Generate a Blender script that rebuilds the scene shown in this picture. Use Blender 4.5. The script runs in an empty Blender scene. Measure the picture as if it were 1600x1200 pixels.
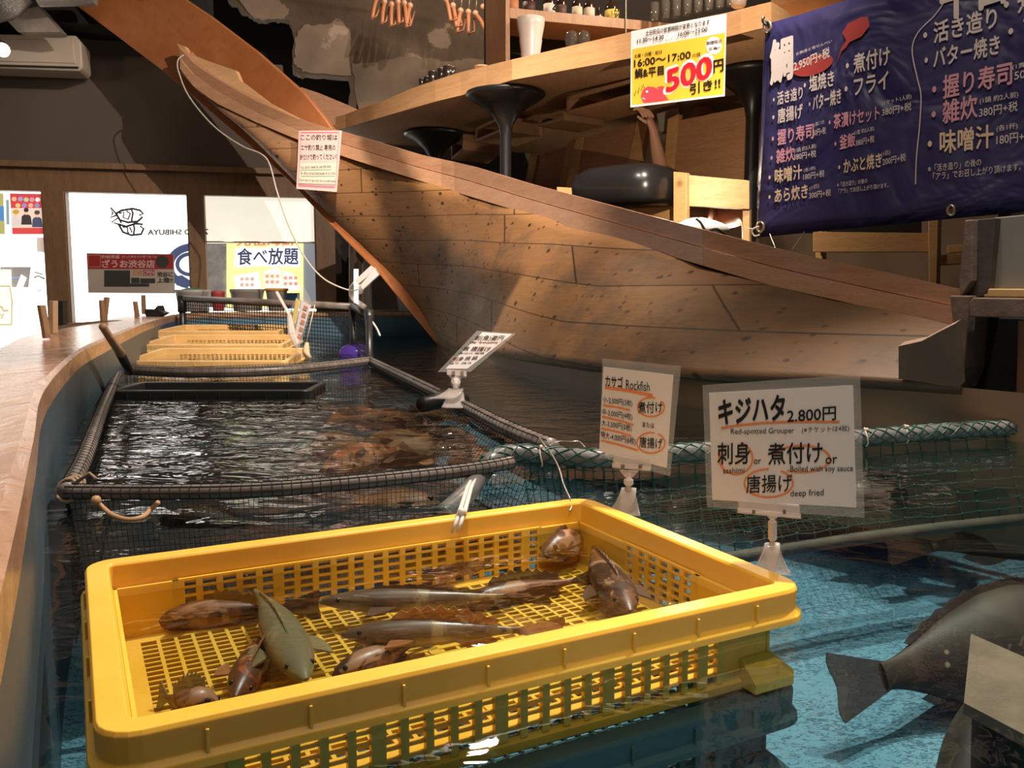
import bpy, bmesh, math, random
from mathutils import Vector, Matrix, Quaternion
random.seed(7)
SC = bpy.context.scene
COL = SC.collection
# ---------------------------------------------------------------- camera, world, lights, exposure
F_PX = 1330.0; HORIZON = 455.0; CAM_Z = 0.37
PITCH = math.atan((600-HORIZON)/F_PX)
cam = bpy.data.cameras.new('camera'); cam.lens = 36*F_PX/1600; cam.sensor_width = 36
cam.clip_start = 0.02; cam.clip_end = 60
cam_ob = bpy.data.objects.new('camera', cam); COL.objects.link(cam_ob)
cam_ob.location = (0, 0, CAM_Z); cam_ob.rotation_euler = (math.pi/2-PITCH, 0, 0)
SC.camera = cam_ob
SC.view_settings.view_transform = 'Standard'; SC.view_settings.look = 'None'
SC.view_settings.gamma = 1; SC.view_settings.use_curve_mapping = False
SC.view_settings.exposure = 0.0
W = bpy.data.worlds.new('world'); SC.world = W; W.use_nodes = True
W.node_tree.nodes['Background'].inputs['Color'].default_value = (1.0, 0.80, 0.62, 1)
W.node_tree.nodes['Background'].inputs['Strength'].default_value = 0.16

def light(name, kind, loc, energy, color, target=None, size=0.05, angle=None, blend=0.3):
    l = bpy.data.lights.new(name, kind); l.energy = energy; l.color = color
    if kind == 'AREA': l.size = size
    else: l.shadow_soft_size = size
    if kind == 'SPOT':
        l.spot_size = math.radians(angle); l.spot_blend = blend
    o = bpy.data.objects.new(name, l); COL.objects.link(o); o.location = loc
    if target is not None:
        d = Vector(target)-Vector(loc); o.rotation_euler = d.to_track_quat('-Z', 'Y').to_euler()
    return o
WARM = (1.0, 0.80, 0.60); NEUT = (1.0, 0.88, 0.76)
TANKC = (1.0, 0.92, 0.82)
light('spotlight_key', 'SPOT', (1.2, 2.35, 3.3), 760, NEUT, (-1.0, 5.0, 0.6), 0.02, 80, 0.6)
light('spotlight_bow', 'SPOT', (-0.2, 2.3, 3.2), 980, NEUT, (-0.6, 5.2, 0.55), 0.015, 50, 0.7)
light('spotlight_tank', 'SPOT', (0.75, 2.1, 3.1), 540, TANKC, (0.2, 0.9, 0.0), 0.03, 70, 0.5)
light('tank_floor_fill', 'SPOT', (1.4, 1.9, 3.1), 400, TANKC, (1.25, 1.35, 0.0), 0.04, 52, 0.6)  # added spot, brightens the tank floor on the right
light('front_fill', 'SPOT', (0.1, -0.9, 2.7), 105, NEUT, (0.42, 1.12, 0.22), 0.06, 27, 0.6)  # added behind the camera to brighten the price cards
light('dining_lamp', 'POINT', (1.5, 5.6, 3.0), 150, WARM, None, 0.10)
light('back_lamp', 'POINT', (-0.3, 6.6, 3.1), 40, WARM, None, 0.08)
light('ceiling_fill', 'AREA', (0.2, 1.2, 3.3), 60, NEUT, (0.2, 2.2, 0), 2.2)
light('under_table_fill', 'POINT', (1.45, 5.9, 0.72), 24, WARM, None, 0.1)  # added fill without a fixture, lifts the dark table underside
light('deck_fill', 'POINT', (0.80, 4.0, 0.92), 17, WARM, None, 0.0)  # added unseen point, brightens the chairs below the table

# ---------------------------------------------------------------- pixel helpers (1600 x 1200 frame)
CAMP = Vector((0, 0, CAM_Z)); ct, st = math.cos(PITCH), math.sin(PITCH)
def ray(px, py):
    u = (px-800)/F_PX; v = (600-py)/F_PX
    return Vector((u, ct+v*st, -st+v*ct))
def P(px, py, Y):
    r = ray(px, py); return CAMP + r*(Y/r.y)
def Pz(px, py, z):
    r = ray(px, py); return CAMP + r*((z-CAM_Z)/r.z)
class Plane:
    def __init__(s, a, b, c):
        s.o = Vector(a); s.n = (Vector(b)-s.o).cross(Vector(c)-s.o).normalized()
        if s.n.y > 0: s.n = -s.n            # normal points to the camera side
    def R(s, px, py, off=0.0):
        r = ray(px, py); return CAMP + r*((s.o+s.n*off-CAMP).dot(s.n)/r.dot(s.n))
def vplane(x0, Y0, x1, Y1, py=455):          # vertical plane through two pixel columns at given depths
    a = P(x0, py, Y0); b = P(x1, py, Y1); return Plane(a, b, a+Vector((0, 0, 1)))
def lerp(a, b, t): return a+(b-a)*t
def interp(tab, x):
    if x <= tab[0][0]: return tab[0][1]
    for (a, b), (c, d) in zip(tab, tab[1:]):
        if x <= c: return b+(d-b)*(x-a)/(c-a)
    return tab[-1][1]
def smooth_path(pts, n=8):
    pts = [Vector(p) for p in pts]; out = []
    for i in range(len(pts)-1):
        p0 = pts[max(i-1, 0)]; p1 = pts[i]; p2 = pts[i+1]; p3 = pts[min(i+2, len(pts)-1)]
        for k in range(n):
            t = k/n
            out.append(0.5*((2*p1)+(p2-p0)*t+(2*p0-5*p1+4*p2-p3)*t*t+(-p0+3*p1-3*p2+p3)*t**3))
    out.append(pts[-1]); return out

# ---------------------------------------------------------------- mesh builder
class MB:
    def __init__(s): s.v = []; s.f = []
    def add(s, vs, fs):
        b = len(s.v); s.v += [Vector(p) for p in vs]; s.f += [tuple(i+b for i in f) for f in fs]; return s
    def box(s, c, d, rz=0.0, M=None):
        c = Vector(c); hx, hy, hz = d[0]/2, d[1]/2, d[2]/2
        vs = [Vector((x, y, z)) for x in (-hx, hx) for y in (-hy, hy) for z in (-hz, hz)]
        R = M if M is not None else Matrix.Rotation(rz, 3, 'Z')
        return s.add([c+R@p for p in vs], [(0,1,3,2),(4,6,7,5),(0,4,5,1),(2,3,7,6),(0,2,6,4),(1,5,7,3)])
    def hexa(s, a, b):                       # two matching quads -> solid
        n = len(a)
        return s.add(list(a)+list(b), [tuple(range(n))[::-1], tuple(range(n, 2*n))]+[(i, (i+1) % n, n+(i+1) % n, n+i) for i in range(n)])
    def prism(s, poly, off): return s.hexa([Vector(p) for p in poly], [Vector(p)+Vector(off) for p in poly])
    def quad(s, a, b, c, d): return s.add([a, b, c, d], [(0, 1, 2, 3)])
    def tube(s, pts, r, seg=8, closed=False, caps=True):
        pts = [Vector(p) for p in pts]; n = len(pts)
        if n < 2: return s
        rr = r if isinstance(r, (list, tuple)) else [r]*n
        T = []
        for i in range(n):
            a = pts[(i-1) % n] if (closed or i > 0) else pts[i]; b = pts[(i+1) % n] if (closed or i < n-1) else pts[i]
            t = (b-a); T.append(t.normalized() if t.length > 1e-9 else Vector((0, 0, 1)))
        up = Vector((0, 0, 1)) if abs(T[0].z) < 0.9 else Vector((1, 0, 0))
        N = (up-T[0]*up.dot(T[0])).normalized(); vs = []
        for i in range(n):
            N = N-T[i]*N.dot(T[i])
            N = N.normalized() if N.length > 1e-6 else T[i].orthogonal().normalized()
            B = T[i].cross(N)
            for k in range(seg):
                a = 2*math.pi*k/seg+0.3; vs.append(pts[i]+(N*math.cos(a)+B*math.sin(a))*rr[i])
        fs = []
        for i in range(n if closed else n-1):
            j = (i+1) % n
            for k in range(seg):
                l = (k+1) % seg; fs.append((i*seg+k, i*seg+l, j*seg+l, j*seg+k))
        if caps and not closed: fs += [tuple(range(seg))[::-1], tuple((n-1)*seg+k for k in range(seg))]
        return s.add(vs, fs)
    def bar(s, a, b, w, h):                   # square bar a->b, w sideways, h up
        a = Vector(a); b = Vector(b); t = (b-a).normalized()
        up = Vector((0, 0, 1)) if abs(t.z) < 0.95 else Vector((0, 1, 0))
        sd = t.cross(up).normalized()*w/2; u = sd.cross(t).normalized()*h/2
        return s.hexa([a-sd-u, a+sd-u, a+sd+u, a-sd+u], [b-sd-u, b+sd-u, b+sd+u, b-sd+u])
    def lathe(s, c, prof, seg=20, M=None):
        c = Vector(c); vs = []; R = M or Matrix.Identity(3)
        for r, z in prof:
            for k in range(seg):
                a = 2*math.pi*k/seg; vs.append(c+R@Vector((r*math.cos(a), r*math.sin(a), z)))
        fs = [(i*seg+k, i*seg+(k+1) % seg, (i+1)*seg+(k+1) % seg, (i+1)*seg+k) for i in range(len(prof)-1) for k in range(seg)]
        if prof[0][0] > 1e-5: fs.append(tuple(range(seg))[::-1])
        if prof[-1][0] > 1e-5: fs.append(tuple((len(prof)-1)*seg+k for k in range(seg)))
        return s.add(vs, fs)
    def ball(s, c, r, seg=10, rings=6, sc=(1, 1, 1), M=None):
        prof = [(max(1e-6, r*math.sin(math.pi*i/rings)), -r*math.cos(math.pi*i/rings)) for i in range(rings+1)]
        m = (M or Matrix.Identity(3)) @ Matrix.Diagonal(sc)
        return s.lathe(c, prof, seg, m)
    def surf(s, rows):
        n = len(rows[0]); vs = [p for r in rows for p in r]
        return s.add(vs, [(i*n+k, i*n+k+1, (i+1)*n+k+1, (i+1)*n+k) for i in range(len(rows)-1) for k in range(n-1)])
    def disc(s, c, ex, ey, n=24):
        return s.add([Vector(c)+ex*math.cos(2*math.pi*k/n)+ey*math.sin(2*math.pi*k/n) for k in range(n)], [tuple(range(n))])
    def net(s, A, B, C, D, nu, nv, r, sub=4, jit=0.0, bow=None):   # A-B top, D-C bottom
        A, B, C, D = map(Vector, (A, B, C, D))
        def q(u, v):
            p = lerp(lerp(A, B, u), lerp(D, C, u), v)
            if bow is not None: p = p+Vector(bow)*math.sin(math.pi*u)*math.sin(math.pi*v)
            return p+Vector((random.uniform(-jit, jit), random.uniform(-jit, jit), random.uniform(-jit, jit)))
        g = [[q(i/nu, j/nv) for j in range(nv+1)] for i in range(nu+1)]
        for i in range(nu+1):
            st_ = max(1, nv//(sub if jit == 0 else nv)); s.tube(g[i][::st_]+([g[i][-1]] if nv % st_ else []), r, 3, caps=False)
        for j in range(nv+1):
            col = [g[i][j] for i in range(nu+1)]; st_ = max(1, nu//(sub*2 if jit == 0 else nu))
            s.tube(col[::st_]+([col[-1]] if nu % st_ else []), r, 3, caps=False)
        return s

TXT = {}
def glyphs(t):
    if t not in TXT:
        c = bpy.data.curves.new('txt', 'FONT'); c.body = t; c.size = 1; c.resolution_u = 3
        o = bpy.data.objects.new('txt', c); COL.objects.link(o)
        dg = bpy.context.evaluated_depsgraph_get(); m = bpy.data.meshes.new_from_object(o.evaluated_get(dg))
        vs = [v.co.copy() for v in m.vertices]; fs = [tuple(p.vertices) for p in m.polygons]
        bpy.data.objects.remove(o); bpy.data.curves.remove(c); bpy.data.meshes.remove(m)
        if not vs: vs = [Vector((0, 0, 0))]
        x0 = min(v.x for v in vs); x1 = max(v.x for v in vs); y0 = min(v.y for v in vs); y1 = max(v.y for v in vs)
        TXT[t] = ([((v.x-x0)/max(x1-x0, 1e-6), (v.y-y0)/max(y1-y0, 1e-6)) for v in vs], fs, x1-x0, y1-y0)
    return TXT[t]
def text_on(mb, pl, t, x0, y0, x1, y1, h, bold=0.015, off=0.0015, slant=0.0, mirror=False):
    """t with its baseline from pixel (x0,y0) to (x1,y1), h pixels tall, on plane pl"""
    vs, fs, gw, gh = glyphs(t); bold = max(0.0, bold)*0.62
    O = pl.R(x0, y0, off); X = pl.R(x1, y1, off)-O; U = pl.R(x0+slant*h, y0-h, off)-O; U2 = pl.R(x1+slant*h, y1-h, off)-pl.R(x1, y1, off)
    sh = [(0, 0)] if bold < 0.004 else ([(-1, 0), (1, 0), (0, -1), (0, 1)] if bold < 0.03 else [(math.cos(k*math.pi/4), math.sin(k*math.pi/4)) for k in range(8)]+[(0, 0)])
    for k, (sx, sy) in enumerate(sh):              # stroke weight: the outline laid down several times, slightly shifted
        out = []; dn = pl.n*(0.00004*k)
        for a, b in vs:
            if mirror: a = 1-a
            a = a+sx*bold/gw; b = b+sy*bold/gh
            out.append(O+X*a+lerp(U, U2, a)*b+dn)
        mb.add(out, fs)
def poly_on(mb, pl, pts, off=0.001): mb.add([pl.R(x, y, off) for x, y in pts], [tuple(range(len(pts)))])
def line_on(mb, pl, pts, w, off=0.0015):     # a pen stroke w pixels wide
    P3 = [pl.R(x, y, off) for x, y in pts]
    e = (pl.R(pts[0][0]+1, pts[0][1], off)-P3[0]).length*w/2
    L = []; Rr = []
    for i, p in enumerate(P3):
        t = (P3[min(i+1, len(P3)-1)]-P3[max(i-1, 0)]).normalized(); n = t.cross(pl.n)
        L.append(p+n*e); Rr.append(p-n*e)
    mb.surf([L, Rr])
def ell(cx, cy, rx, ry, a0=0, a1=360, n=24, tilt=0):
    out = []
    for k in range(n+1):
        a = math.radians(a0+(a1-a0)*k/n); x = rx*math.cos(a); y = ry*math.sin(a); c, s_ = math.cos(tilt), math.sin(tilt)
        out.append((cx+x*c-y*s_, cy+x*s_+y*c))
    return out

# ---------------------------------------------------------------- objects
def tag(o, label=None, cat=None, group=None, kind=None):
    if label: o['label'] = label
    if cat: o['category'] = cat
    if group: o['group'] = group
    if kind: o['kind'] = kind
    return o
def thing(name, label, cat, loc, group=None, rot=(0, 0, 0)):
    o = bpy.data.objects.new(name, None); COL.objects.link(o); o.empty_display_size = 0.05
    o.location = loc; o.rotation_euler = rot; return tag(o, label, cat, group)
def root_matrix(p):
    M = Matrix.Identity(4)
    while p is not None:
        M = Matrix.LocRotScale(p.location, p.rotation_euler, None) @ M; p = p.parent
    return M
def part(name, mb, mat, parent=None, local=False, smooth=False, label=None, bevel=0.0, origin=None, recalc=True):
    me = bpy.data.meshes.new(name)
    vs = mb.v
    if parent is None:
        if local: loc = Vector((0, 0, 0))
        else:
            xs = [p.x for p in vs]; ys = [p.y for p in vs]; zs = [p.z for p in vs]
            loc = Vector(origin) if origin else Vector(((min(xs)+max(xs))/2, (min(ys)+max(ys))/2, min(zs)))
        vv = [p-loc for p in vs]
    else:
        loc = Vector((0, 0, 0))
        if local: vv = vs
        else:
            Mi = root_matrix(parent).inverted(); vv = [Mi @ p for p in vs]
    me.from_pydata([tuple(p) for p in vv], [], mb.f)
    if recalc:
        bm = bmesh.new(); bm.from_mesh(me); bmesh.ops.recalc_face_normals(bm, faces=bm.faces); bm.to_mesh(me); bm.free()
    if smooth:
        for p in me.polygons: p.use_smooth = True
    me.materials.append(mat)
    o = bpy.data.objects.new(name, me); COL.objects.link(o); o.parent = parent; o.location = loc
    if bevel:
        m = o.modifiers.new('bevel', 'BEVEL'); m.width = bevel; m.segments = 2; m.limit_method = 'ANGLE'
    if smooth and not bevel:
        pass
    if label: o['label'] = label
    return o
def solo(name, mb, mat, label, cat, group=None, **k): return tag(part(name, mb, mat, **k), label, cat, group)
def struct(name, mb, mat, parent=None, **k):
    o = part(name, mb, mat, parent, **k)
    if parent is None: o['kind'] = 'structure'
    return o
def copy_tree(o, parent=None):
    c = o.copy(); COL.objects.link(c); c.parent = parent
    for ch in list(o.children): copy_tree(ch, c)
    return c

# ---------------------------------------------------------------- materials
def mat(name, col, rough=0.6, metal=0.0, spec=0.5, emit=None, estr=1.0, alpha=1.0, trans=0.0, ior=1.45, coat=0.0, sss=0.0):
    m = bpy.data.materials.new(name); m.use_nodes = True; b = m.node_tree.nodes['Principled BSDF']
    b.inputs['Base Color'].default_value = (*col, 1); b.inputs['Roughness'].default_value = rough
    b.inputs['Metallic'].default_value = metal; b.inputs['Specular IOR Level'].default_value = spec
    b.inputs['Transmission Weight'].default_value = trans; b.inputs['IOR'].default_value = ior
    b.inputs['Alpha'].default_value = alpha; b.inputs['Coat Weight'].default_value = coat
    if emit: b.inputs['Emission Color'].default_value = (*emit, 1); b.inputs['Emission Strength'].default_value = estr
    if sss:
        b.inputs['Subsurface Weight'].default_value = sss; b.inputs['Subsurface Radius'].default_value = (0.02, 0.012, 0.004); b.inputs['Subsurface Scale'].default_value = 0.5
    return m
class NT:
    def __init__(s, m): s.t = m.node_tree; s.b = s.t.nodes['Principled BSDF']
    def n(s, ty, **k):
        x = s.t.nodes.new(ty)
        for a, v in k.items():
            if a in x.inputs: x.inputs[a].default_value = v
            else: setattr(x, a, v)
        return x
    def l(s, a, b): s.t.links.new(a, b)
    def co(s, scale=(1, 1, 1), rot=(0, 0, 0), kind='Object', loc=(0, 0, 0)):
        tc = s.n('ShaderNodeTexCoord'); mp = s.n('ShaderNodeMapping')
        mp.inputs['Scale'].default_value = scale; mp.inputs['Rotation'].default_value = rot; mp.inputs['Location'].default_value = loc
        s.l(tc.outputs[kind], mp.inputs['Vector']); return mp.outputs['Vector']
    def noise(s, vec, sc, det=4, rough=0.55, dist=0.0):
        x = s.n('ShaderNodeTexNoise'); x.inputs['Scale'].default_value = sc; x.inputs['Detail'].default_value = det
        x.inputs['Roughness'].default_value = rough; x.inputs['Distortion'].default_value = dist
        if vec is not None: s.l(vec, x.inputs['Vector'])
        return x.outputs['Fac']
    def vor(s, vec, sc, feat='F1', out='Distance', rnd=1.0):
        x = s.n('ShaderNodeTexVoronoi'); x.feature = feat; x.inputs['Scale'].default_value = sc; x.inputs['Randomness'].default_value = rnd
        s.l(vec, x.inputs['Vector']); return x.outputs[out]
    def ramp(s, fac, stops, interp_='LINEAR'):
        r = s.n('ShaderNodeValToRGB'); r.color_ramp.interpolation = interp_
        e = r.color_ramp.elements
        while len(e) < len(stops): e.new(0.5)
        for i, (p, c) in enumerate(stops):
            e[i].position = p; e[i].color = (*c, 1) if len(c) == 3 else c
        s.l(fac, r.inputs['Fac']); return r.outputs['Color']
    def mix(s, f, a, b, mode='MIX'):
        x = s.n('ShaderNodeMix'); x.data_type = 'RGBA'; x.blend_type = mode
        for v, k in ((f, 0), (a, 6), (b, 7)):
            if hasattr(v, 'links'): s.l(v, x.inputs[k])
            elif k == 0: x.inputs[0].default_value = v
            else: x.inputs[k].default_value = (*v, 1)
        return x.outputs[2]
    def math(s, op, a, b=0.0, c=0.0):
        x = s.n('ShaderNodeMath'); x.operation = op
        for i, v in enumerate((a, b, c)):
            if hasattr(v, 'links'): s.l(v, x.inputs[i])
            else: x.inputs[i].default_value = v
        return x.outputs[0]
    def bump(s, h, strength=0.2, dist=0.01):
        x = s.n('ShaderNodeBump'); x.inputs['Strength'].default_value = strength; x.inputs['Distance'].default_value = dist
        s.l(h, x.inputs['Height']); s.l(x.outputs['Normal'], s.b.inputs['Normal']); return x
    def base(s, c): s.l(c, s.b.inputs['Base Color'])
def wood(name, c1, c2, axis=(1, 8, 8), sc=3.0, rough=0.5, dark=None, rot=(0, 0, 0), bump=0.12, knots=0.0, coat=0.0):
    m = mat(name, c1, rough, coat=coat); t = NT(m)
    v = t.co(axis, rot); a = t.noise(v, sc, 6, 0.6, 0.8); b = t.noise(v, sc*6, 3, 0.6)
    c = t.ramp(a, [(0.3, c1), (0.7, c2)])
    d = tuple(x*0.55 for x in c1)
    c = t.mix(t.ramp(b, [(0.52, (0, 0, 0)), (0.75, (0.55,)*3)]), c, dark or d)
    if knots:
        w = t.co((1, 1, 1)); k = t.vor(w, knots)
        c = t.mix(t.ramp(k, [(0.05, (0.9,)*3), (0.12, (0, 0, 0))]), c, (0.05, 0.025, 0.012))
    t.base(c); t.bump(a, bump, 0.01); return m
def mottled(name, c1, c2, sc=6, rough=0.7, bump=0.1, det=5, lo=0.35, hi=0.65, **k):
    m = mat(name, c1, rough, **k); t = NT(m); a = t.noise(t.co(), sc, det); t.base(t.ramp(a, [(lo, c1), (hi, c2)]))
    if bump: t.bump(a, bump, 0.01)
    return m
# ================================================================ materials of the setting
M_black = mat('black_paint', (0.008, 0.007, 0.006), 0.8)
M_dark = mat('dark_interior', (0.015, 0.011, 0.008), 0.9)
M_greywall = mottled('grey_brown_paint', (0.085, 0.062, 0.048), (0.10, 0.073, 0.057), 2.0, 0.85, 0.03)
M_frame = wood('window_frame_wood', (0.16, 0.085, 0.042), (0.22, 0.12, 0.06), (6, 6, 1), 2.5, 0.5)
M_ledge = wood('ledge_wood', (0.34, 0.165, 0.085), (0.52, 0.29, 0.17), (3, 1, 3), 5, 0.22, bump=0.25)
M_white = mat('bright_panel', (0.9, 0.9, 0.88), 0.6, emit=(1.0, 0.97, 0.91), estr=2.6)
M_cream = mat('cream_blind', (0.8, 0.76, 0.66), 0.8, emit=(1.0, 0.94, 0.78), estr=0.85)
M_glass = mat('clear_glass', (1, 1, 1), 0.02, trans=1.0, ior=1.02, alpha=0.12)
def tank_blue(name, c1, c2, dark, dens=75, streak=(1, 1, 1)):
    m = mat(name, c1, 0.75); t = NT(m); v = t.co()
    a = t.noise(v, 3.0, 4); c = t.ramp(a, [(0.3, c1), (0.7, c2)])
    w = t.co(streak, (0, 0, 0.6)); s = t.noise(w, dens, 3, 0.6, 1.5); big = t.noise(v, 6.0, 3)
    k = t.math('MULTIPLY', s, t.math('ADD', 0.72, t.math('MULTIPLY', big, 0.55)))
    c = t.mix(t.ramp(k, [(0.525, (0, 0, 0)), (0.56, (0.85,)*3)]), c, dark)
    t.base(c); t.bump(s, 0.15, 0.004); return m
M_floor = tank_blue('blue_tank_floor', (0.075, 0.20, 0.27), (0.11, 0.26, 0.33), (0.015, 0.06, 0.085), 62, (1, 2.2, 1))
M_tankwall = mottled('slate_blue_tank_wall', (0.038, 0.062, 0.078), (0.06, 0.092, 0.108), 5, 0.4, 0.1)
M_farwall = mottled('blue_tank_wall', (0.06, 0.14, 0.20), (0.08, 0.18, 0.26), 4, 0.6, 0.05)

# ================================================================ tank
RIM = 0.20
inner = [(0.02, -0.6), (-0.07, 0.0), (-0.20, 0.28), (-0.34, 0.56), (-0.57, 1.0), (-0.86, 1.56), (-1.24, 2.43), (-1.48, 3.1), (-1.78, 3.97), (-2.12, 5.0), (-2.50, 6.35)]
outer = [(-0.60, -0.8), (-0.66, -0.1), (-0.74, 0.30), (-0.84, 0.62), (-1.02, 1.05), (-1.22, 1.56), (-1.52, 2.50), (-1.83, 3.2), (-2.12, 4.1), (-2.42, 5.0), (-2.75, 6.45)]
ip = smooth_path([(x, y, 0) for x, y in inner], 6); op = smooth_path([(x, y, 0) for x, y in outer], 6)
far = [(-2.50, 6.35), (-2.30, 6.75), (-1.6, 7.0), (0.2, 7.42), (4.0, 8.3)]
full = [Vector((p.x, p.y, 0)) for p in ip]+[Vector((x, y, 0)) for x, y in far[1:]]
def at(p, z): return Vector((p.x, p.y, z))
FLOOR_Z = -0.42
mb = MB(); mb.surf([[at(p, RIM-0.05) for p in ip], [at(p, FLOOR_Z) for p in ip]])
struct('wall_left', mb, M_tankwall)
mb = MB(); ff = full[len(ip)-1:]
mb.surf([[at(p, RIM-0.03) for p in ff], [at(p, FLOOR_Z) for p in ff]])
struct('wall_far', mb, M_farwall)
mb = MB()
for i in range(len(ip)-1):
    a, b, c, d = ip[i], ip[i+1], op[i+1], op[i]
    mb.surf([[at(a, RIM-0.05), at(a, RIM-0.008), at(lerp(a, d, 0.03), RIM), at(d, RIM), at(d, RIM-0.05)], [at(b, RIM-0.05), at(b, RIM-0.008), at(lerp(b, c, 0.03), RIM), at(c, RIM), at(c, RIM-0.05)]])
struct('trim_1', mb, M_ledge)
mb = MB()
for i in range(len(ff)-1):
    a, b = ff[i], ff[i+1]; o1 = Vector((-0.08, 0.32, 0))
    mb.hexa([at(a, RIM-0.05), at(b, RIM-0.05), at(b, RIM), at(a, RIM)], [at(a+o1, RIM-0.05), at(b+o1, RIM-0.05), at(b+o1, RIM), at(a+o1, RIM)])
struct('trim_2', mb, M_ledge)
mb = MB(); mb.box((1.5, 3.5, FLOOR_Z-0.02), (10, 12, 0.04)); struct('floor', mb, M_floor)

# ---- water
m = bpy.data.materials.new('tank_water'); m.use_nodes = True; nt = m.node_tree
for x in list(nt.nodes):
    if x.type == 'BSDF_PRINCIPLED': nt.nodes.remove(x)
out = [x for x in nt.nodes if x.type == 'OUTPUT_MATERIAL'][0]
tr = nt.nodes.new('ShaderNodeBsdfTransparent'); tr.inputs['Color'].default_value = (0.80, 0.86, 0.85, 1)
gl = nt.nodes.new('ShaderNodeBsdfGlossy'); gl.inputs['Roughness'].default_value = 0.022; gl.inputs['Color'].default_value = (1, 1, 1, 1)
fr = nt.nodes.new('ShaderNodeFresnel'); fr.inputs['IOR'].default_value = 1.33
mx = nt.nodes.new('ShaderNodeMixShader'); bp = nt.nodes.new('ShaderNodeBump')
tc = nt.nodes.new('ShaderNodeTexCoord'); mp = nt.nodes.new('ShaderNodeMapping'); mp.inputs['Scale'].default_value = (0.75, 1.3, 1)
n1 = nt.nodes.new('ShaderNodeTexNoise'); n1.inputs['Scale'].default_value = 9; n1.inputs['Detail'].default_value = 3; n1.inputs['Distortion'].default_value = 0.6
# livelier water far from the camera (inside the dark net and by the bow), calm in front
sep = nt.nodes.new('ShaderNodeSeparateXYZ'); mr = nt.nodes.new('ShaderNodeMapRange')
mr.inputs['From Min'].default_value = 1.0; mr.inputs['From Max'].default_value = 2.4; mr.inputs['To Min'].default_value = 0.16; mr.inputs['To Max'].default_value = 1.0
mu = nt.nodes.new('ShaderNodeMath'); mu.operation = 'MULTIPLY'
L = nt.links.new
L(tc.outputs['Object'], mp.inputs['Vector']); L(mp.outputs['Vector'], n1.inputs['Vector']); L(tc.outputs['Object'], sep.inputs['Vector'])
L(sep.outputs['Y'], mr.inputs['Value'])
mr2 = nt.nodes.new('ShaderNodeMapRange'); mr2.inputs['From Min'].default_value = 0.5; mr2.inputs['From Max'].default_value = -0.4; mr2.inputs['To Min'].default_value = 0.3; mr2.inputs['To Max'].default_value = 1.0
mu2 = nt.nodes.new('ShaderNodeMath'); mu2.operation = 'MULTIPLY'; L(sep.outputs['X'], mr2.inputs['Value']); L(mr.outputs['Result'], mu2.inputs[0]); L(mr2.outputs['Result'], mu2.inputs[1]); L(mu2.outputs[0], mu.inputs[0]); L(n1.outputs['Fac'], mu.inputs[1])
L(mu.outputs[0], bp.inputs['Height']); bp.inputs['Strength'].default_value = 0.5; bp.inputs['Distance'].default_value = 0.045
for s_ in (gl, fr): L(bp.outputs['Normal'], s_.inputs['Normal'])
L(fr.outputs['Fac'], mx.inputs['Fac']); L(tr.outputs[0], mx.inputs[1]); L(gl.outputs[0], mx.inputs[2]); L(mx.outputs[0], out.inputs['Surface'])
M_water = m
mb = MB(); mb.add([Vector((p.x, p.y, 0)) for p in full]+[Vector((4.0, -0.6, 0))], [tuple(range(len(full)+1))[::-1]])
o = part('tank_water', mb, M_water, origin=(0, 0, 0), recalc=False); tag(o, 'clear water filling the blue fish tank up to the boat', 'water', kind='stuff')

# ================================================================ left wall, windows
EW = Vector((math.cos(math.radians(13)), math.sin(math.radians(13)), 0)); NW = Vector((EW.y, -EW.x, 0))
W0 = Vector((-2.6, 7.05, 0)); WP = Plane(W0, W0+EW, W0+Vector((0, 0, 1)))
def wbox(mb, x0, y0, x1, y1, d0=0.0, d1=-0.06):   # pixel rectangle on the window wall, from offset d1 to d0
    a = WP.R(x0, y0); b = WP.R(x1, y1); zt, zb = a.z, b.z
    q = [Vector((a.x, a.y, zb)), Vector((b.x, b.y, zb)), Vector((b.x, b.y, zt)), Vector((a.x, a.y, zt))]
    return mb.hexa([p+NW*d0 for p in q], [p+NW*d1 for p in q])
mb = MB(); wbox(mb, -420, 52, 446, 264, 0.0, -0.2); struct('wall_back', mb, M_greywall)
mb = MB(); a = WP.R(-300, 266); b = WP.R(560, 266)
mb.hexa([Vector((a.x, a.y, 1.33)), Vector((b.x, b.y, 1.33)), Vector((b.x, b.y, 1.375)), Vector((a.x, a.y, 1.375))],
        [p+NW*0.05 for p in (Vector((a.x, a.y, 1.33)), Vector((b.x, b.y, 1.33)), Vector((b.x, b.y, 1.375)), Vector((a.x, a.y, 1.375)))])
struct('trim_3', mb, M_frame)
def wall_rect(mb, x0, x1, z0, z1, d0, d1):
    a = WP.R(x0, 400); b = WP.R(x1, 400)
    q = [Vector((a.x, a.y, z0)), Vector((b.x, b.y, z0)), Vector((b.x, b.y, z1)), Vector((a.x, a.y, z1))]
    return mb.hexa([p+NW*d0 for p in q], [p+NW*d1 for p in q])
mb = MB(); wall_rect(mb, -300, 560, 1.15, 1.335, 0.0, -0.10); struct('trim_4', mb, M_frame)
wins = [(-300, 72, -0.35, 1.15), (106, 297, 0.12, 1.15), (320, 494, 0.12, 1.15)]
for i, (x0, x1, z0, z1) in enumerate(wins):
    m_ = MB(); wall_rect(m_, x0-2, x0+2, z0, z1, 0.01, -0.09); wall_rect(m_, x1-2, x1+2, z0, z1, 0.01, -0.09)
    wall_rect(m_, x0, x1, z0-0.03, z0, 0.02, -0.09)
    fo = struct('window_%d' % (i+1), m_, M_frame)
    g = MB(); wall_rect(g, x0+2, x1-2, z0, z1, -0.045, -0.05); part('pane', g, M_glass, fo)
mb = MB(); wall_rect(mb, 72, 106, -0.4, 1.15, 0.03, -0.10); struct('trim_5', mb, M_frame)
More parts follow.
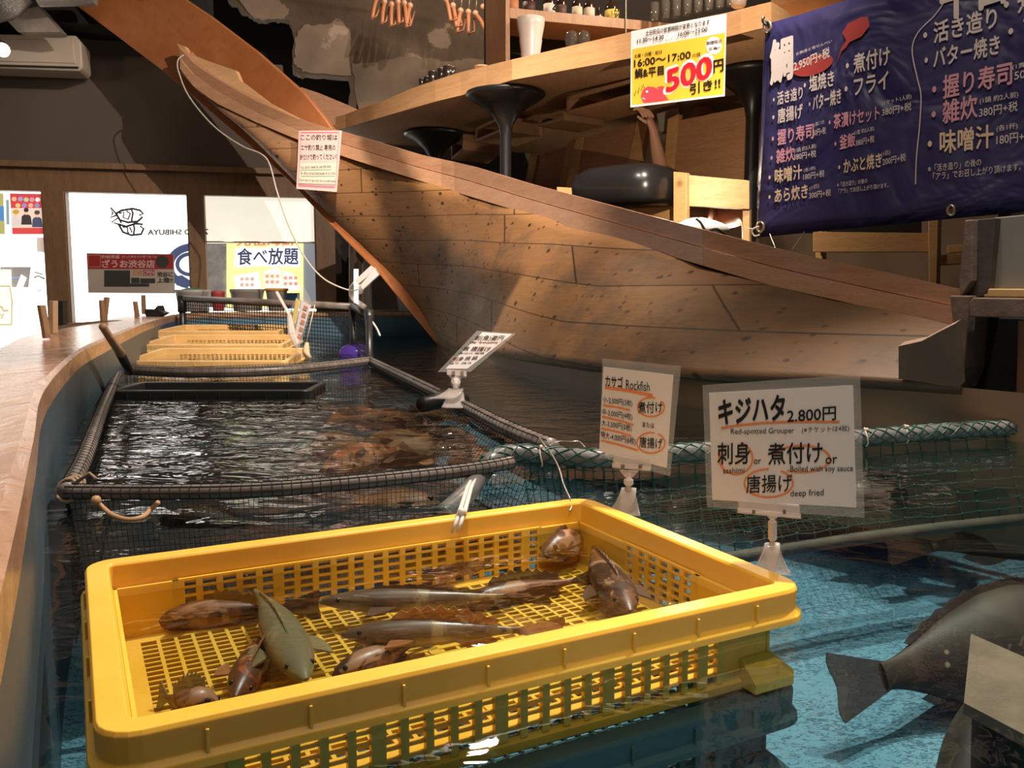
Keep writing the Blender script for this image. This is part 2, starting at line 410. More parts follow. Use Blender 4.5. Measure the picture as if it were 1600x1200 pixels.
mb = MB(); wall_rect(mb, 297, 320, -0.1, 1.15, 0.03, -0.10); struct('trim_6', mb, M_frame)
mb = MB(); wall_rect(mb, 494, 524, -0.1, 1.3, 0.03, -0.10); struct('trim_7', mb, M_frame)
mb = MB(); wall_rect(mb, 106, 494, -0.4, 0.09, -0.0, -0.1); struct('wall_below_windows', mb, M_frame)
mb = MB(); wall_rect(mb, 524, 548, -0.1, 1.3, -0.2, -0.3); struct('trim_8', mb, M_dark)
# bright shop front beyond the glass
def out_rect(x0, y0, x1, y1, back, name, mt, label=None, cat=None, parent=None, thick=0.02):
    pl = Plane(W0-NW*back, W0-NW*back+EW, W0-NW*back+Vector((0, 0, 1)))
    q = [pl.R(x0, y1), pl.R(x1, y1), pl.R(x1, y0), pl.R(x0, y0)]
    m_ = MB(); m_.hexa(q, [p-NW*thick for p in q])
    o = part(name, m_, mt, parent)
    if label: tag(o, label, cat)
    return o, pl
ob, PL_EXT = out_rect(-500, 240, 560, 640, 1.30, 'wall_exterior', M_white); ob['kind'] = 'structure'
mb = MB(); mb.box((-2.4, 7.9, -0.46), (5.5, 2.6, 0.04)); struct('floor_exterior', mb, mat('pale_pavement', (0.6, 0.58, 0.54), 0.7))
# ceiling, soffit, side and rear walls that close the room
mb = MB(); mb.box((0.5, 3.5, 3.62), (12, 14, 0.1)); struct('ceiling', mb, M_dark)
mb = MB(); a = WP.R(-420, 60); b = WP.R(335, 60)
mb.hexa([a+NW*0.0-Vector((0, 0, a.z-2.32)), b-Vector((0, 0, b.z-2.32)), b-Vector((0, 0, b.z-3.55)), a-Vector((0, 0, a.z-3.55))],
        [p+NW*0.42 for p in (a-Vector((0, 0, a.z-2.32)), b-Vector((0, 0, b.z-2.32)), b-Vector((0, 0, b.z-3.55)), a-Vector((0, 0, a.z-3.55)))])
struct('ceiling_soffit', mb, M_black)

# ---- concrete wall with ragged plaster edge, black void behind
Wc = Vector((0.0, 8.3, 0)); PC = Plane(Wc, Wc+EW, Wc+Vector((0, 0, 1)))
def concrete(name, c1, c2, c3, patch):
    m = mat(name, c1, 0.9); t = NT(m); v = t.co(); a = t.noise(v, 2.2, 6, 0.65); c = t.ramp(a, [(0.35, c1), (0.65, c2)])
    p = t.vor(t.co((1, 1, 1)), 2.3); n = t.noise(v, 5, 5, 0.7)
    k = t.math('ADD', p, t.math('MULTIPLY', t.math('SUBTRACT', n, 0.5), 0.9))
    c = t.mix(t.ramp(k, [(0.17, (0.9,)*3), (0.24, (0, 0, 0))]), c, patch)
    q = t.vor(t.co((1, 1, 1), loc=(3.3, 1, 2)), 3.1); k2 = t.math('ADD', q, t.math('MULTIPLY', t.math('SUBTRACT', n, 0.5), 0.5))
    c = t.mix(t.ramp(k2, [(0.06, (0.8,)*3), (0.12, (0, 0, 0))]), c, c3)
    t.base(c); t.bump(t.math('ADD', a, t.math('MULTIPLY', k, 0.4)), 0.5, 0.03); return m
M_conc = concrete('raw_concrete', (0.10, 0.072, 0.05), (0.17, 0.12, 0.085), (0.09, 0.03, 0.02), (0.36, 0.27, 0.20))
M_conc2 = concrete('pale_plaster', (0.26, 0.19, 0.14), (0.34, 0.25, 0.19), (0.12, 0.05, 0.035), (0.52, 0.40, 0.32))
def ragged(pts, amp=3, n=7):
    out = []
    for a, b in zip(pts, pts[1:]):
        for k in range(n): 
            t = k/n; out.append((a[0]+(b[0]-a[0])*t+random.uniform(-amp, amp), a[1]+(b[1]-a[1])*t+random.uniform(-amp, amp)))
    return out+[pts[-1]]
edge = ragged([(357, -60), (357, 0), (380, 18), (402, 30), (446, 29), (458, 44), (459, 112), (475, 118), (545, 121), (548, 168), (548, 420)], 2.5)
poly = edge+[(1100, 420), (1100, -60)]
mb = MB(); vs = [PC.R(x, y) for x, y in poly]; mb.prism(vs, -NW*0.12)
o = struct('wall_right', mb, M_conc)
mb = MB(); pl = ragged([(461, 58), (475, 40), (520, 36), (546, 44), (547, 118), (475, 112), (460, 100), (461, 58)], 2)
mb.prism([PC.R(x, y, 0.012) for x, y in pl], -NW*0.02)
part('plaster_patch', mb, M_conc2, o)
mb = MB(); pl = ragged([(358, -20), (398, 30), (446, 28), (452, 14), (430, -2), (400, -20), (358, -20)], 2)
mb.prism([PC.R(x, y, 0.012) for x, y in pl], -NW*0.02); part('plaster_patch', mb, M_conc2, o)
mb = MB(); pl = ragged([(550, 100), (640, 88), (700, 95), (735, 92), (790, 98), (790, 130), (560, 175), (550, 100)], 2)
mb.prism([PC.R(x, y, 0.010) for x, y in pl], -NW*0.02); part('plaster_patch', mb, mottled('greyer_plaster', (0.19, 0.14, 0.10), (0.25, 0.19, 0.14), 3, 0.9, 0.3), o)
mb = MB(); a = PC.R(-200, 400); b = PC.R(2300, 400)
q = [Vector((a.x, a.y, -0.5)), Vector((b.x, b.y, -0.5)), Vector((b.x, b.y, 3.6)), Vector((a.x, a.y, 3.6))]
mb.hexa([p-NW*0.8 for p in q], [p-NW*0.9 for p in q]); struct('wall_rear', mb, M_dark)
mb = MB(); mb.box((5.2, 3.2, 1.55), (0.1, 12, 4.1)); struct('wall_side', mb, M_greywall)
mb = MB(); mb.box((0.5, -2.6, 1.55), (12, 0.1, 4.1)); struct('wall_front', mb, mottled('rear_plaster', (0.16, 0.12, 0.09), (0.22, 0.17, 0.13), 2, 0.9, 0))
mb = MB(); mb.box((-4.9, 2.0, 1.55), (0.1, 9.2, 4.1)); struct('wall_entrance', mb, M_greywall)

# ================================================================ the boat
Ydep = [(200, 6.2), (280, 6.1), (400, 6.02), (530, 5.85), (700, 5.35), (900, 4.15), (1100, 3.30), (1300, 2.76), (1500, 2.35)]
gt = [(280, 74), (288, 86), (312, 107), (350, 130), (400, 158), (470, 188), (530, 204), (650, 240), (725, 256), (817, 284), (1000, 333), (1150, 372), (1250, 397), (1400, 429), (1500, 452)]
gb = [(280, 106), (300, 133), (337, 161), (400, 191), (462, 217), (532, 243), (617, 270), (712, 300), (875, 350), (1000, 386), (1200, 445), (1400, 490), (1500, 509)]
def hull_mat():
    m = mat('hull_planks', (0.3, 0.18, 0.08), 0.55); t = NT(m); tc = t.n('ShaderNodeTexCoord'); gp = t.n('ShaderNodeNewGeometry')
    sp = t.n('ShaderNodeSeparateXYZ'); t.l(gp.outputs['Position'], sp.inputs[0])
    lv = t.math('SUBTRACT', sp.outputs['Z'], t.math('MULTIPLY', t.math('MAXIMUM', t.math('SUBTRACT', sp.outputs['Y'], 3.6), 0.0), 0.075))
    wob = t.noise(t.co((0.6, 0.6, 0.6)), 1.1, 1); lv = t.math('ADD', lv, t.math('MULTIPLY', wob, 0.05))
    s = t.math('DIVIDE', t.math('ADD', lv, 0.035), 0.152); idx = t.math('FLOOR', s); fr = t.math('FRACT', s)
    wn = t.n('ShaderNodeTexWhiteNoise'); wn.noise_dimensions = '1D'; t.l(idx, wn.inputs['W'])
    # butt joints: every board has its own length along the hull
    ln = t.math('ADD', t.math('DIVIDE', sp.outputs['X'], 1.35), t.math('MULTIPLY', wn.outputs['Value'], 7.3)); bi = t.math('FLOOR', ln); bf = t.math('FRACT', ln)
    wn2 = t.n('ShaderNodeTexWhiteNoise'); wn2.noise_dimensions = '1D'; t.l(t.math('ADD', t.math('MULTIPLY', idx, 17.3), t.math('MULTIPLY', bi, 3.7)), wn2.inputs['W'])
    tone = t.ramp(wn2.outputs['Value'], [(0.0, (0.25, 0.108, 0.038)), (0.5, (0.36, 0.175, 0.06)), (1.0, (0.31, 0.135, 0.048))])
    g = t.noise(t.co((2.2, 2.2, 26)), 3.0, 6, 0.65, 0.4); c = t.mix(t.ramp(g, [(0.42, (0, 0, 0)), (0.72, (0.5,)*3)]), tone, (0.16, 0.095, 0.05))
    st = t.noise(t.co((1, 1, 1.6)), 2.3, 6, 0.7); c = t.mix(t.ramp(st, [(0.50, (0, 0, 0)), (0.66, (0.75,)*3)]), c, (0.10, 0.062, 0.035))
    # grey weathering towards the stern on the right, deepened to paint in dimmer light
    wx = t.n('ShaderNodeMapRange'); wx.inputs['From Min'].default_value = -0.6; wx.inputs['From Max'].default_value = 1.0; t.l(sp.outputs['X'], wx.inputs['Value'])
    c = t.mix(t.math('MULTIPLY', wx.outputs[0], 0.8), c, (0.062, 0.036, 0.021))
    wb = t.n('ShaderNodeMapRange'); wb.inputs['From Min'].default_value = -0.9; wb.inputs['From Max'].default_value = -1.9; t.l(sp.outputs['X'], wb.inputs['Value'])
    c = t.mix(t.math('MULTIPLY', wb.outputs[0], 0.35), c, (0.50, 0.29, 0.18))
    kn = t.vor(t.co((1, 1, 1.5)), 8.5); kd = t.noise(t.co(), 26, 2); k2 = t.math('ADD', kn, t.math('MULTIPLY', t.math('SUBTRACT', kd, 0.5), 0.22))
    c = t.mix(t.ramp(k2, [(0.10, (0.95,)*3), (0.17, (0, 0, 0))]), c, (0.03, 0.016, 0.008))
    kn = t.vor(t.co((1, 1, 1.2), loc=(5, 2, 1)), 13); c = t.mix(t.ramp(kn, [(0.10, (0.9,)*3), (0.16, (0, 0, 0))]), c, (0.045, 0.022, 0.012))
    seam = t.math('MAXIMUM', t.math('LESS_THAN', fr, 0.03), t.math('LESS_THAN', bf, 0.006))
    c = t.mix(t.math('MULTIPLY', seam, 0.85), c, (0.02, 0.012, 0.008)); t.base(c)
    t.bump(t.math('SUBTRACT', g, t.math('MULTIPLY', seam, 1.5)), 0.35, 0.006)
    t.l(t.ramp(st, [(0.3, (0.38,)*3), (0.7, (0.65,)*3)]), t.b.inputs['Roughness']); return m
M_hull = hull_mat()
M_gun = wood('gunwale_wood', (0.35, 0.165, 0.085), (0.45, 0.24, 0.135), (2.2, 2.2, 14), 3, 0.42, dark=(0.25, 0.11, 0.06))
M_gun2 = wood('gunwale_lower_wood', (0.46, 0.23, 0.12), (0.56, 0.31, 0.18), (2.2, 2.2, 14), 3, 0.42, dark=(0.27, 0.12, 0.06))
M_stem = wood('stem_wood', (0.36, 0.115, 0.035), (0.46, 0.17, 0.06), (1.5, 1.5, 1.5), 2.2, 0.40, dark=(0.3, 0.09, 0.03), bump=0.05)
M_strake = mottled('wet_brown_strake', (0.17, 0.09, 0.045), (0.26, 0.14, 0.07), 2.5, 0.35, 0.1)
boat = thing('wooden_boat', 'large wooden fishing boat with planked hull moored in the tank', 'boat', (0.2, 4.6, 0.0))
low = [(278, 106, 6.1), (345, 165, 6.1), (400, 216, 6.08), (475, 292, 6.05), (575, 390, 6.0), (662, 485, 5.9), (700, 546, 5.55), (800, 560, None), (940, 579, None), (1080, 590, None), (1290, 596, None), (1500, 610, None)]
wl = [(690, 541), (740, 562), (800, 578), (940, 611), (1080, 637), (1350, 668), (1500, 684), (1700, 700)]
def Ywl(x): return Pz(x, interp(wl, x), 0.0).y
top_x = [283, 330, 385, 445, 525, 610, 740, 900, 1060, 1200, 1340, 1500]
nr = 14; rows = []
N = 60
def resample(vals, n):
    pts = smooth_path([Vector((*v, 0))[:3] if len(v) == 2 else Vector(v) for v in vals], 8); 
    return [pts[min(len(pts)-1, int(round(i*(len(pts)-1)/n)))] for i in range(n+1)]
tp = []; lp = []
for x in top_x:
    Y = interp(Ydep, x)+0.02; tp.append(P(x, interp(gb, x)-2, Y))
for x, y, Y in low:
    lp.append(P(x, y, Y if Y else Ywl(x)-0.03))
T = resample([tuple(p) for p in tp], N); Lw = resample([tuple(p) for p in lp], N)
for j in range(nr+1):
    v = j/nr; r = []
    for i in range(N+1):
        p = lerp(T[i], Lw[i], v); k = min(1, i/14)*0.10
        r.append(p+Vector((-0.4, -1, -0.2)).normalized()*(math.sin(math.pi*v)*k*0.6))
    rows.append(r)
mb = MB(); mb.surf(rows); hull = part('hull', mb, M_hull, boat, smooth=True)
sm = hull.modifiers.new('solidify', 'SOLIDIFY'); sm.thickness = 0.035; sm.offset = 0
# lowest strake, wet
mb = MB(); xs = [700, 740, 800, 870, 940, 1010, 1080, 1180, 1290, 1400, 1500, 1600, 1720]
lo2 = [(700, 546), (800, 558), (940, 577), (1080, 588), (1290, 594), (1500, 608), (1720, 628)]
a = [P(x, interp(lo2, x)-3, Ywl(x)-0.01) for x in xs]; b = [Pz(x, interp(wl, x), 0.0) for x in xs]
mb.surf([a, b, [p-Vector((0, -0.1, 0.3)) for p in b]]); part('bottom_strake', mb, M_strake, boat, smooth=True)
# gunwale: two boards
def gunwale(f0, f1, name, mt, outw, th):
    m_ = MB(); sec = []
    for i in range(61):
        x = 281+(1506-281)*i/60; Y = interp(Ydep, x); t_, b_ = interp(gt, x), interp(gb, x)
        A = P(x, t_+(b_-t_)*f0, Y-outw); B = P(x, t_+(b_-t_)*f1, Y-outw); bk = Vector((0.55, 1, 0)).normalized()*th
        sec.append([A, B, B+bk, A+bk, A])
    m_.surf(sec); m_.add(sec[0][:4], [(0, 1, 2, 3)]); m_.add(sec[-1][:4], [(0, 1, 2, 3)])
    return part(name, m_, mt, boat)
gunwale(0.0, 0.488, 'gunwale_board', M_gun, 0.02, 0.11); gunwale(0.512, 1.0, 'gunwale_board', M_gun2, 0.032, 0.10)
# stem board in the centre plane
a = Pz(690, 541, 0.0); b = P(281, 92, 6.16); PS = Plane(a, b, a+Vector((0, 0, 1)))
sp_ = [(700, 562), (684, 540), (646, 494), (590, 426), (540, 376), (492, 326), (450, 281), (400, 236), (350, 193), (300, 149), (250, 108), (195, 66), (110, 2), (40, -50), (215, -50), (292, 0), (325, 22), (400, 79), (475, 145), (507, 184), (560, 260), (650, 400), (730, 545)]
q = [PS.R(x, y, -0.11) for x, y in sp_]; mb = MB(); mb.prism(q, -PS.n*0.08)
stem = part('stem_board', mb, M_stem, boat, bevel=0.008)
# pale inner rail and cap at the bow
mb = MB(); ir = [(277, 68), (288, 72), (296, 84), (330, 97), (368, 110), (375, 126), (420, 160), (470, 186), (440, 186), (400, 166), (350, 136), (312, 112), (286, 90)]
q = [P(x, y, interp(Ydep, x)+0.03) for x, y in ir]; mb.prism(q, Vector((0.01, 0.05, 0))); part('bow_rail', mb, wood('pale_rail_wood', (0.62, 0.34, 0.16), (0.70, 0.42, 0.22), (2, 2, 8), 3, 0.45), boat)
# far gunwale glimpsed behind the stem
mb = MB(); q = [P(x, y, 6.7) for x, y in [(470, 136), (500, 146), (548, 166), (552, 190), (520, 196), (470, 170)]]; mb.prism(q, (0.03, 0.12, 0)); part('far_gunwale', mb, M_gun2, boat)
# inside deck closing the hull
mb = MB(); mb.surf([[P(x, interp(gb, x), interp(Ydep, x)+0.08) for x in range(560, 1501, 94)], [P(x, interp(gb, x), interp(Ydep, x)+0.08)+Vector((0.9, 1.5, -0.02)) for x in range(560, 1501, 94)]])
part('deck', mb, M_dark, boat)
# bolt plug on the stern end of the gunwale
mb = MB(); plg = vplane(1400, interp(Ydep, 1400)-0.015, 1480, interp(Ydep, 1480)-0.015); c = plg.R(1442, 482); 
mb.disc(c-Vector((0, 0.006, 0)), (plg.R(1451, 482)-c), (plg.R(1442, 474)-c)); part('bolt_plug', mb, mat('dark_plug', (0.07, 0.035, 0.02), 0.6), boat)
# ================================================================ plastic crates
def rrect(L_, W_, r, n=5):
    out = []
    for cx, cy, a0 in ((L_/2-r, W_/2-r, 0), (-L_/2+r, W_/2-r, 90), (-L_/2+r, -W_/2+r, 180), (L_/2-r, -W_/2+r, 270)):
        for k in range(n+1):
            a = math.radians(a0+90*k/n); out.append(Vector((cx+r*math.cos(a), cy+r*math.sin(a), 0)))
    return out
def ring(mb, prof, L_, W_, r, close=True):    # prof: (inset, z) swept round a rounded rectangle
    base = rrect(L_, W_, r); n = len(base); rows = []
    for ins, z in prof:
        rr = rrect(L_-2*ins, W_-2*ins, max(0.004, r-ins)); row = [Vector((p.x, p.y, z)) for p in rr]; rows.append(row+[row[0]])
    if close: rows.append(rows[0])
    return mb.surf(rows)
def crate(name, label, L_, W_, H, loc, rot, mt, group=None, dens=1.0, cat='crate', shelf=True):
    """stackable fish crate; origin at the centre of its base, H high"""
    t = thing(name, label, cat, loc, group, rot)
    z0, z1 = 0.0, H; sk = 0.034*dens if dens < 1.5 else 0.04; wl_ = 0.0175
    m_ = MB()                                    # rim with hanging skirt and lower flare
    ring(m_, [(0.002, z1-sk), (-0.004, z1-sk-0.004), (-0.003, z1-sk+0.003), (0.003, z1-sk+0.008), (0.002, z1-0.004), (0.0045, z1), (0.026, z1), (0.0285, z1-0.003), (0.030, z1-0.030), (0.033, z1-0.032), (0.028, z1-sk-0.004)], L_, W_, 0.035)
    for k in range(1, 9):
        for s_ in (-1, 1): m_.box((-L_/2+L_*k/9, s_*(W_/2-0.0015), z1-sk/2-0.004), (0.003, 0.004, sk-0.010))
    for k in range(1, 5):
        for s_ in (-1, 1): m_.box((s_*(L_/2-0.0015), -W_/2+W_*k/5, z1-sk/2-0.004), (0.004, 0.003, sk-0.010))
    part('rim', m_, mt, t, local=True, smooth=False, bevel=0.0008)
    fz = 0.022                                    # floor height above the base
    ins = 0.034
    m_ = MB()                                    # lower body ring with the flared foot
    ring(m_, [(ins, z0), (0.029, z0+0.001), (0.028, z0+0.010), (0.033, z0+0.013), (0.037, z0+0.013), (0.038, z0)], L_, W_, 0.03)
    for sx in (-1, 1):                            # flared feet on the four corners
        for sy in (-1, 1):
            X0, Y0 = sx*(L_/2-0.006), sy*(W_/2-0.006); X1, Y1 = sx*(L_/2-0.034), sy*(W_/2-0.034); Xi, Yi = sx*(L_/2-0.075), sy*(W_/2-0.075)
            lo_p = [(X0, Yi), (X0, Y0+sy*-0.012), (X0-sx*0.012, Y0), (Xi, Y0), (Xi, Y1), (X1, Y1), (X1, Yi)]; up_p = [(X1+sx*0.004, Yi), (X1+sx*0.004, Y1), (X1, Y1+sy*0.004), (Xi, Y1+sy*0.004), (Xi, Y1), (X1, Y1), (X1, Yi)]
            m_.hexa([Vector((x, y, z0+0.004)) for x, y in lo_p], [Vector((x, y, z0+0.014)) for x, y in lo_p]); m_.hexa([Vector((x, y, z0+0.014)) for x, y in lo_p], [Vector((x, y, z0+0.036)) for x, y in up_p])
    part('base', m_, mt, t, local=True)
    # walls: ribs and slats
    zb, zt = z0+0.013, z1-0.030; m_ = MB(); off = ins-0.003
    for sx, sy, LL in ((0, -1, L_), (0, 1, L_), (-1, 0, W_), (1, 0, W_)):
        ax = Vector((1, 0, 0)) if sx == 0 else Vector((0, 1, 0)); nn = Vector((sx, sy, 0))
        c0 = nn*((W_ if sx == 0 else L_)/2-off-0.003)
        half = LL/2-off
        solid = 0.075 if sx == 0 else (0.11 if sx < 0 else 0.13)
        for s_ in (-1, 1):                        # solid corners
            m_.box(c0+ax*s_*(half-solid/2)+Vector((0, 0, (zb+zt)/2)), tuple((abs(ax[i])*solid+abs(nn[i])*0.004 if i < 2 else zt-zb) for i in range(3)))
        span = 2*(half-solid)
        if sx < 0:                                # closed end panel
            m_.box(c0+Vector((0, 0, (zb+zt)/2)), (0.004, span, zt-zb))
            continue
        nrib = max(2, int(round(span/0.0245))); 
        for k in range(nrib+1):
            w = 0.0080 if k % 5 else 0.014
            m_.box(c0+ax*(-span/2+span*k/nrib)+Vector((0, 0, (zb+zt)/2))+nn*0.001, tuple((abs(ax[i])*w+abs(nn[i])*0.007 if i < 2 else zt-zb) for i in range(3)))
        ns = max(3, int(round((zt-zb)/0.0105)))
        for k in range(ns+1):
            m_.box(c0+Vector((0, 0, zb+(zt-zb)*k/ns)), tuple((abs(ax[i])*span+abs(nn[i])*0.004 if i < 2 else 0.0032) for i in range(3)))
    part('mesh_wall', m_, mt, t, local=True)
    m_ = MB(); li, wi = L_-2*0.036, W_-2*0.036    # floor grid
    bd = 0.022
    for s_ in (-1, 1):
        m_.box((0, s_*(wi/2-bd/2), fz), (li, bd, 0.005)); m_.box((s_*(li/2-bd/2), 0, fz), (bd, wi-2*bd, 0.005))
    gl_, gw = li-2*bd, wi-2*bd; nx = int(gl_/(0.0195*dens)); ny = int(gw/(0.0125*dens))
    for k in range(1, nx): m_.box((-gl_/2+gl_*k/nx, 0, fz), (0.0042, gw, 0.005))
    for k in range(1, ny): m_.box((0, -gw/2+gw*k/ny, fz), (gl_, 0.0034, 0.0045))
    m_.box((0, 0, fz+0.0005), (0.013, gw, 0.006)); m_.box((0, 0, fz+0.0005), (gl_, 0.008, 0.006))
    part('floor_grid', m_, mt, t, local=True)
    return t
def yellow(name, c, c2):
    m = mat(name, c, 0.33, sss=0.25); t = NT(m); t.base(t.ramp(t.noise(t.co(), 9, 4), [(0.35, c), (0.7, c2)])); return m
M_yel = yellow('yellow_plastic', (0.89, 0.48, 0.045), (0.93, 0.54, 0.08))
M_yel2 = yellow('worn_yellow_plastic', (0.60, 0.36, 0.13), (0.68, 0.43, 0.18))
M_teal = mat('dark_teal_plastic', (0.05, 0.115, 0.125), 0.5)
M_blackpl = mat('black_plastic', (0.012, 0.012, 0.012), 0.4)
h = 0.33; RZ = 0.04; cs = 0.33
c0, c1, c2, c3 = [Vector((x*cs, y*cs, 0)) for x, y in ((-1.607, 3.072), (-0.93, 1.8), (1.024, 2.811), (0.366, 4.097))]
cc = (c0+c1+c2+c3)/4; dx = (c2-c1); ang = math.atan2(dx.y, dx.x)
CL = ((c2-c1).length+(c3-c0).length)/2; CW = ((c0-c1).length+(c3-c2).length)/2; CH = 0.118
def crate_pt(x, y, z): return Vector((cc.x, cc.y, 0))+Matrix.Rotation(ang, 3, 'Z')@Vector((x, y, 0))+Vector((0, 0, z))
C1 = crate('fish_crate', 'bright yellow plastic fish crate floating in front, full of live fish', CL, CW, CH, (cc.x, cc.y, RZ-CH), (0, 0, ang), M_yel)
C2 = crate('submerged_crate', 'dark teal crate under water, beneath the front yellow crate', CL, CW, CH, (cc.x, cc.y, RZ-2*CH-0.002), (0, 0, ang), M_teal)
# small screw holes on the rim skirt
# row of worn yellow crates floating further back
for i, (xl, xr, Yn, z, dz, lab) in enumerate([(214, 470, 4.2, 0.04, 0.03, 'worn yellow crate touching the dark net pen, nearest of three in a row'),
        (236, 460, 4.78, 0.085, 0.03, 'middle one of the three worn yellow crates in a row'),
        (260, 452, 5.36, 0.13, 0.02, 'farthest of three worn yellow crates, beside the black mesh fence')]):
    L_ = (xr-xl)/F_PX*Yn*1.02; xm = (xl+xr)/2; c = P(xm, 455, Yn+0.27)
    tt = crate('fish_crate', lab, L_, 0.54, 0.12, (c.x, c.y, z-0.118), (math.atan2(dz, 0.54), 0 if 1 else 0, 0.02), M_yel2, 'worn yellow crates floating in a row', 1.6)

# ================================================================ net pens
M_pvc = mottled('grimy_grey_pipe', (0.11, 0.085, 0.07), (0.21, 0.165, 0.14), 14, 0.35, 0.1)
M_pvc_y = mottled('algae_brown_pipe', (0.16, 0.10, 0.05), (0.27, 0.20, 0.13), 18, 0.4, 0.2)
M_pvcdark = mat('black_pipe', (0.018, 0.017, 0.016), 0.35)
M_net = mat('black_net', (0.008, 0.008, 0.007), 0.7)
M_green = mat('green_net', (0.006, 0.055, 0.035), 0.6)
M_greypipe = mottled('grey_pvc_pipe', (0.10, 0.092, 0.085), (0.15, 0.135, 0.125), 10, 0.3, 0.05)
def wrap(mb, pts, r, step, rw, n_long=6, wob=0.0):  # netting stretched round a pipe
    pts = smooth_path(pts, 6); tot = 0; acc = step
    for i in range(len(pts)-1):
        a, b = pts[i], pts[i+1]; l = (b-a).length; d = (b-a).normalized(); up = Vector((0, 0, 1)) if abs(d.z) < 0.9 else Vector((0, 1, 0))
        s_ = d.cross(up).normalized(); u = s_.cross(d)
        while acc < l:
            c = a+d*acc; tilt = random.uniform(-wob, wob)
            mb.tube([c+d*(tilt*math.cos(k*math.pi/4))+(s_*math.cos(k*math.pi/4)+u*math.sin(k*math.pi/4))*(r+rw) for k in range(8)], rw, 3, closed=True); acc += step
        acc -= l
    for k in range(n_long):
        an = 2*math.pi*k/n_long; out = []
        for i, p in enumerate(pts):
            d = (pts[min(i+1, len(pts)-1)]-pts[max(i-1, 0)]).normalized(); up = Vector((0, 0, 1)) if abs(d.z) < 0.9 else Vector((0, 1, 0))
            s_ = d.cross(up).normalized(); u = s_.cross(d); out.append(p+(s_*math.cos(an)+u*math.sin(an))*(r+rw))
        mb.tube(out, rw, 3, caps=False)
pz = 0.030
FL = Pz(105, 768, pz); BLc = Pz(187, 577, pz); BR = Pz(580, 564, pz); FR = Pz(862, 698, pz)
pen = thing('net_pen', 'dark grimy pipe frame pen hung with fine black net', 'net pen', (-0.5, 3.0, 0.0))
front = [FL, Pz(250, 769, pz), Pz(400, 766, pz), Pz(520, 757, pz), Pz(640, 745, pz), Pz(740, 733, pz), Pz(800, 722, pz)]
leftp = [FL, Pz(132, 715, pz), Pz(160, 640, pz), BLc]
rightp = [BR, Pz(700, 622, pz), Pz(790, 668, pz), FR]
backp = [BLc, Pz(300, 582, pz), Pz(450, 578, pz), BR]
for nm, pts, r in (('frame_pipe', front, 0.0125), ('frame_pipe', leftp, 0.016), ('frame_pipe', rightp, 0.019), ('frame_pipe', backp, 0.022)):
    mb = MB(); mb.tube(smooth_path(pts, 6), r, 12); part(nm, mb, M_pvc, pen, smooth=True)
mb = MB()
for nm, pts, r, stp in (('w', front, 0.0125, 0.0165), ('w', leftp, 0.016, 0.03), ('w', rightp, 0.019, 0.03), ('w', backp, 0.022, 0.03)): wrap(mb, pts, r, stp, 0.0009, 7, 0.002)
part('net_binding', mb, M_net, pen)
D = Vector((0, 0, -0.27)); mb = MB()
a, b = FL, Pz(800, 722, pz)
mb.net(a, b, b+D, a+D+Vector((0.03, 0, 0)), 92, 26, 0.00055, 6, 0.0, (0, -0.03, 0)); part('net_side', mb, M_net, pen)
mb = MB(); mb.net(FL, BLc, BLc+D, FL+D, 110, 16, 0.001, 5, 0, (0.03, 0, 0)); part('net_side', mb, M_net, pen)
mb = MB(); mb.net(BR, FR, FR+D+Vector((-0.1, 0, 0)), BR+D+Vector((-0.05, 0, 0)), 120, 16, 0.001, 5, 0, (-0.08, 0, 0)); part('net_side', mb, M_net, pen)
mb = MB(); mb.net(BLc, BR, BR+D, BLc+D, 80, 14, 0.0014, 5); part('net_side', mb, M_net, pen)
for p in (FL, BLc):                              # brown ties at the corners
    mb = MB(); k = 0.018 if p == FL else 0.026
    for i in range(3):
        mb.tube([p+Vector((k*math.cos(a_), k*math.sin(a_)*0.5+i*0.012, k*math.sin(a_)+0.002)) for a_ in [j*math.pi/5 for j in range(10)]], 0.0035, 5, closed=True)
    mb.tube([p+Vector((0.015, 0.0, 0.015)), p+Vector((0.035, 0.01, 0.03)), p+Vector((0.05, 0.0, 0.022))], 0.003, 5)
    part('corner_tie', mb, mat('old_rope', (0.30, 0.20, 0.13), 0.8), pen, smooth=True)
mb = MB(); hp = [Pz(150, 782, 0.02), Pz(163, 795, 0.006), Pz(176, 805, 0.002), Pz(200, 812, 0.0), Pz(222, 808, 0.002), Pz(236, 796, 0.006), Pz(247, 785, 0.02)]
mb.tube(smooth_path(hp, 5), 0.0042, 8); mb.ball(hp[0], 0.009, 8, 5); part('rope_handle', mb, mat('orange_hose', (0.50, 0.27, 0.13), 0.5), pen, smooth=True)
mb = MB(); t0 = Pz(700, 622, pz+0.0); mb.tube([t0+Vector((0.02, 0, 0)), Pz(660, 632, pz)], 0.024, 12); mb.tube([t0-Vector((0.02, -0.03, 0)), t0+Vector((0.05, -0.08, 0))], 0.027, 12)
part('pipe_tee', mb, M_pvcdark, pen, smooth=True)
# light stub cord floating at the left wall
mb = MB(); mb.tube(smooth_path([Pz(162, 602, 0.02), Pz(120, 660, 0.01), Pz(92, 710, 0.01), Pz(75, 745, 0.01), Pz(63, 790, 0.01), Pz(55, 850, 0.01)], 6), 0.0016, 5)
solo('white_line', mb, mat('white_line', (0.5, 0.5, 0.48), 0.5), 'thin whitish line along the left tank wall beside the dark net pen', 'line', smooth=True)
# black basket floating inside the pen
tt = crate('black_basket', 'low black slotted basket floating at the far side of the dark net pen', 0.72, 0.30, 0.10, (P(340, 455, 3.1).x, 3.1, -0.075), (0, 0, 0.02), M_blackpl, None, 1.5, 'basket')

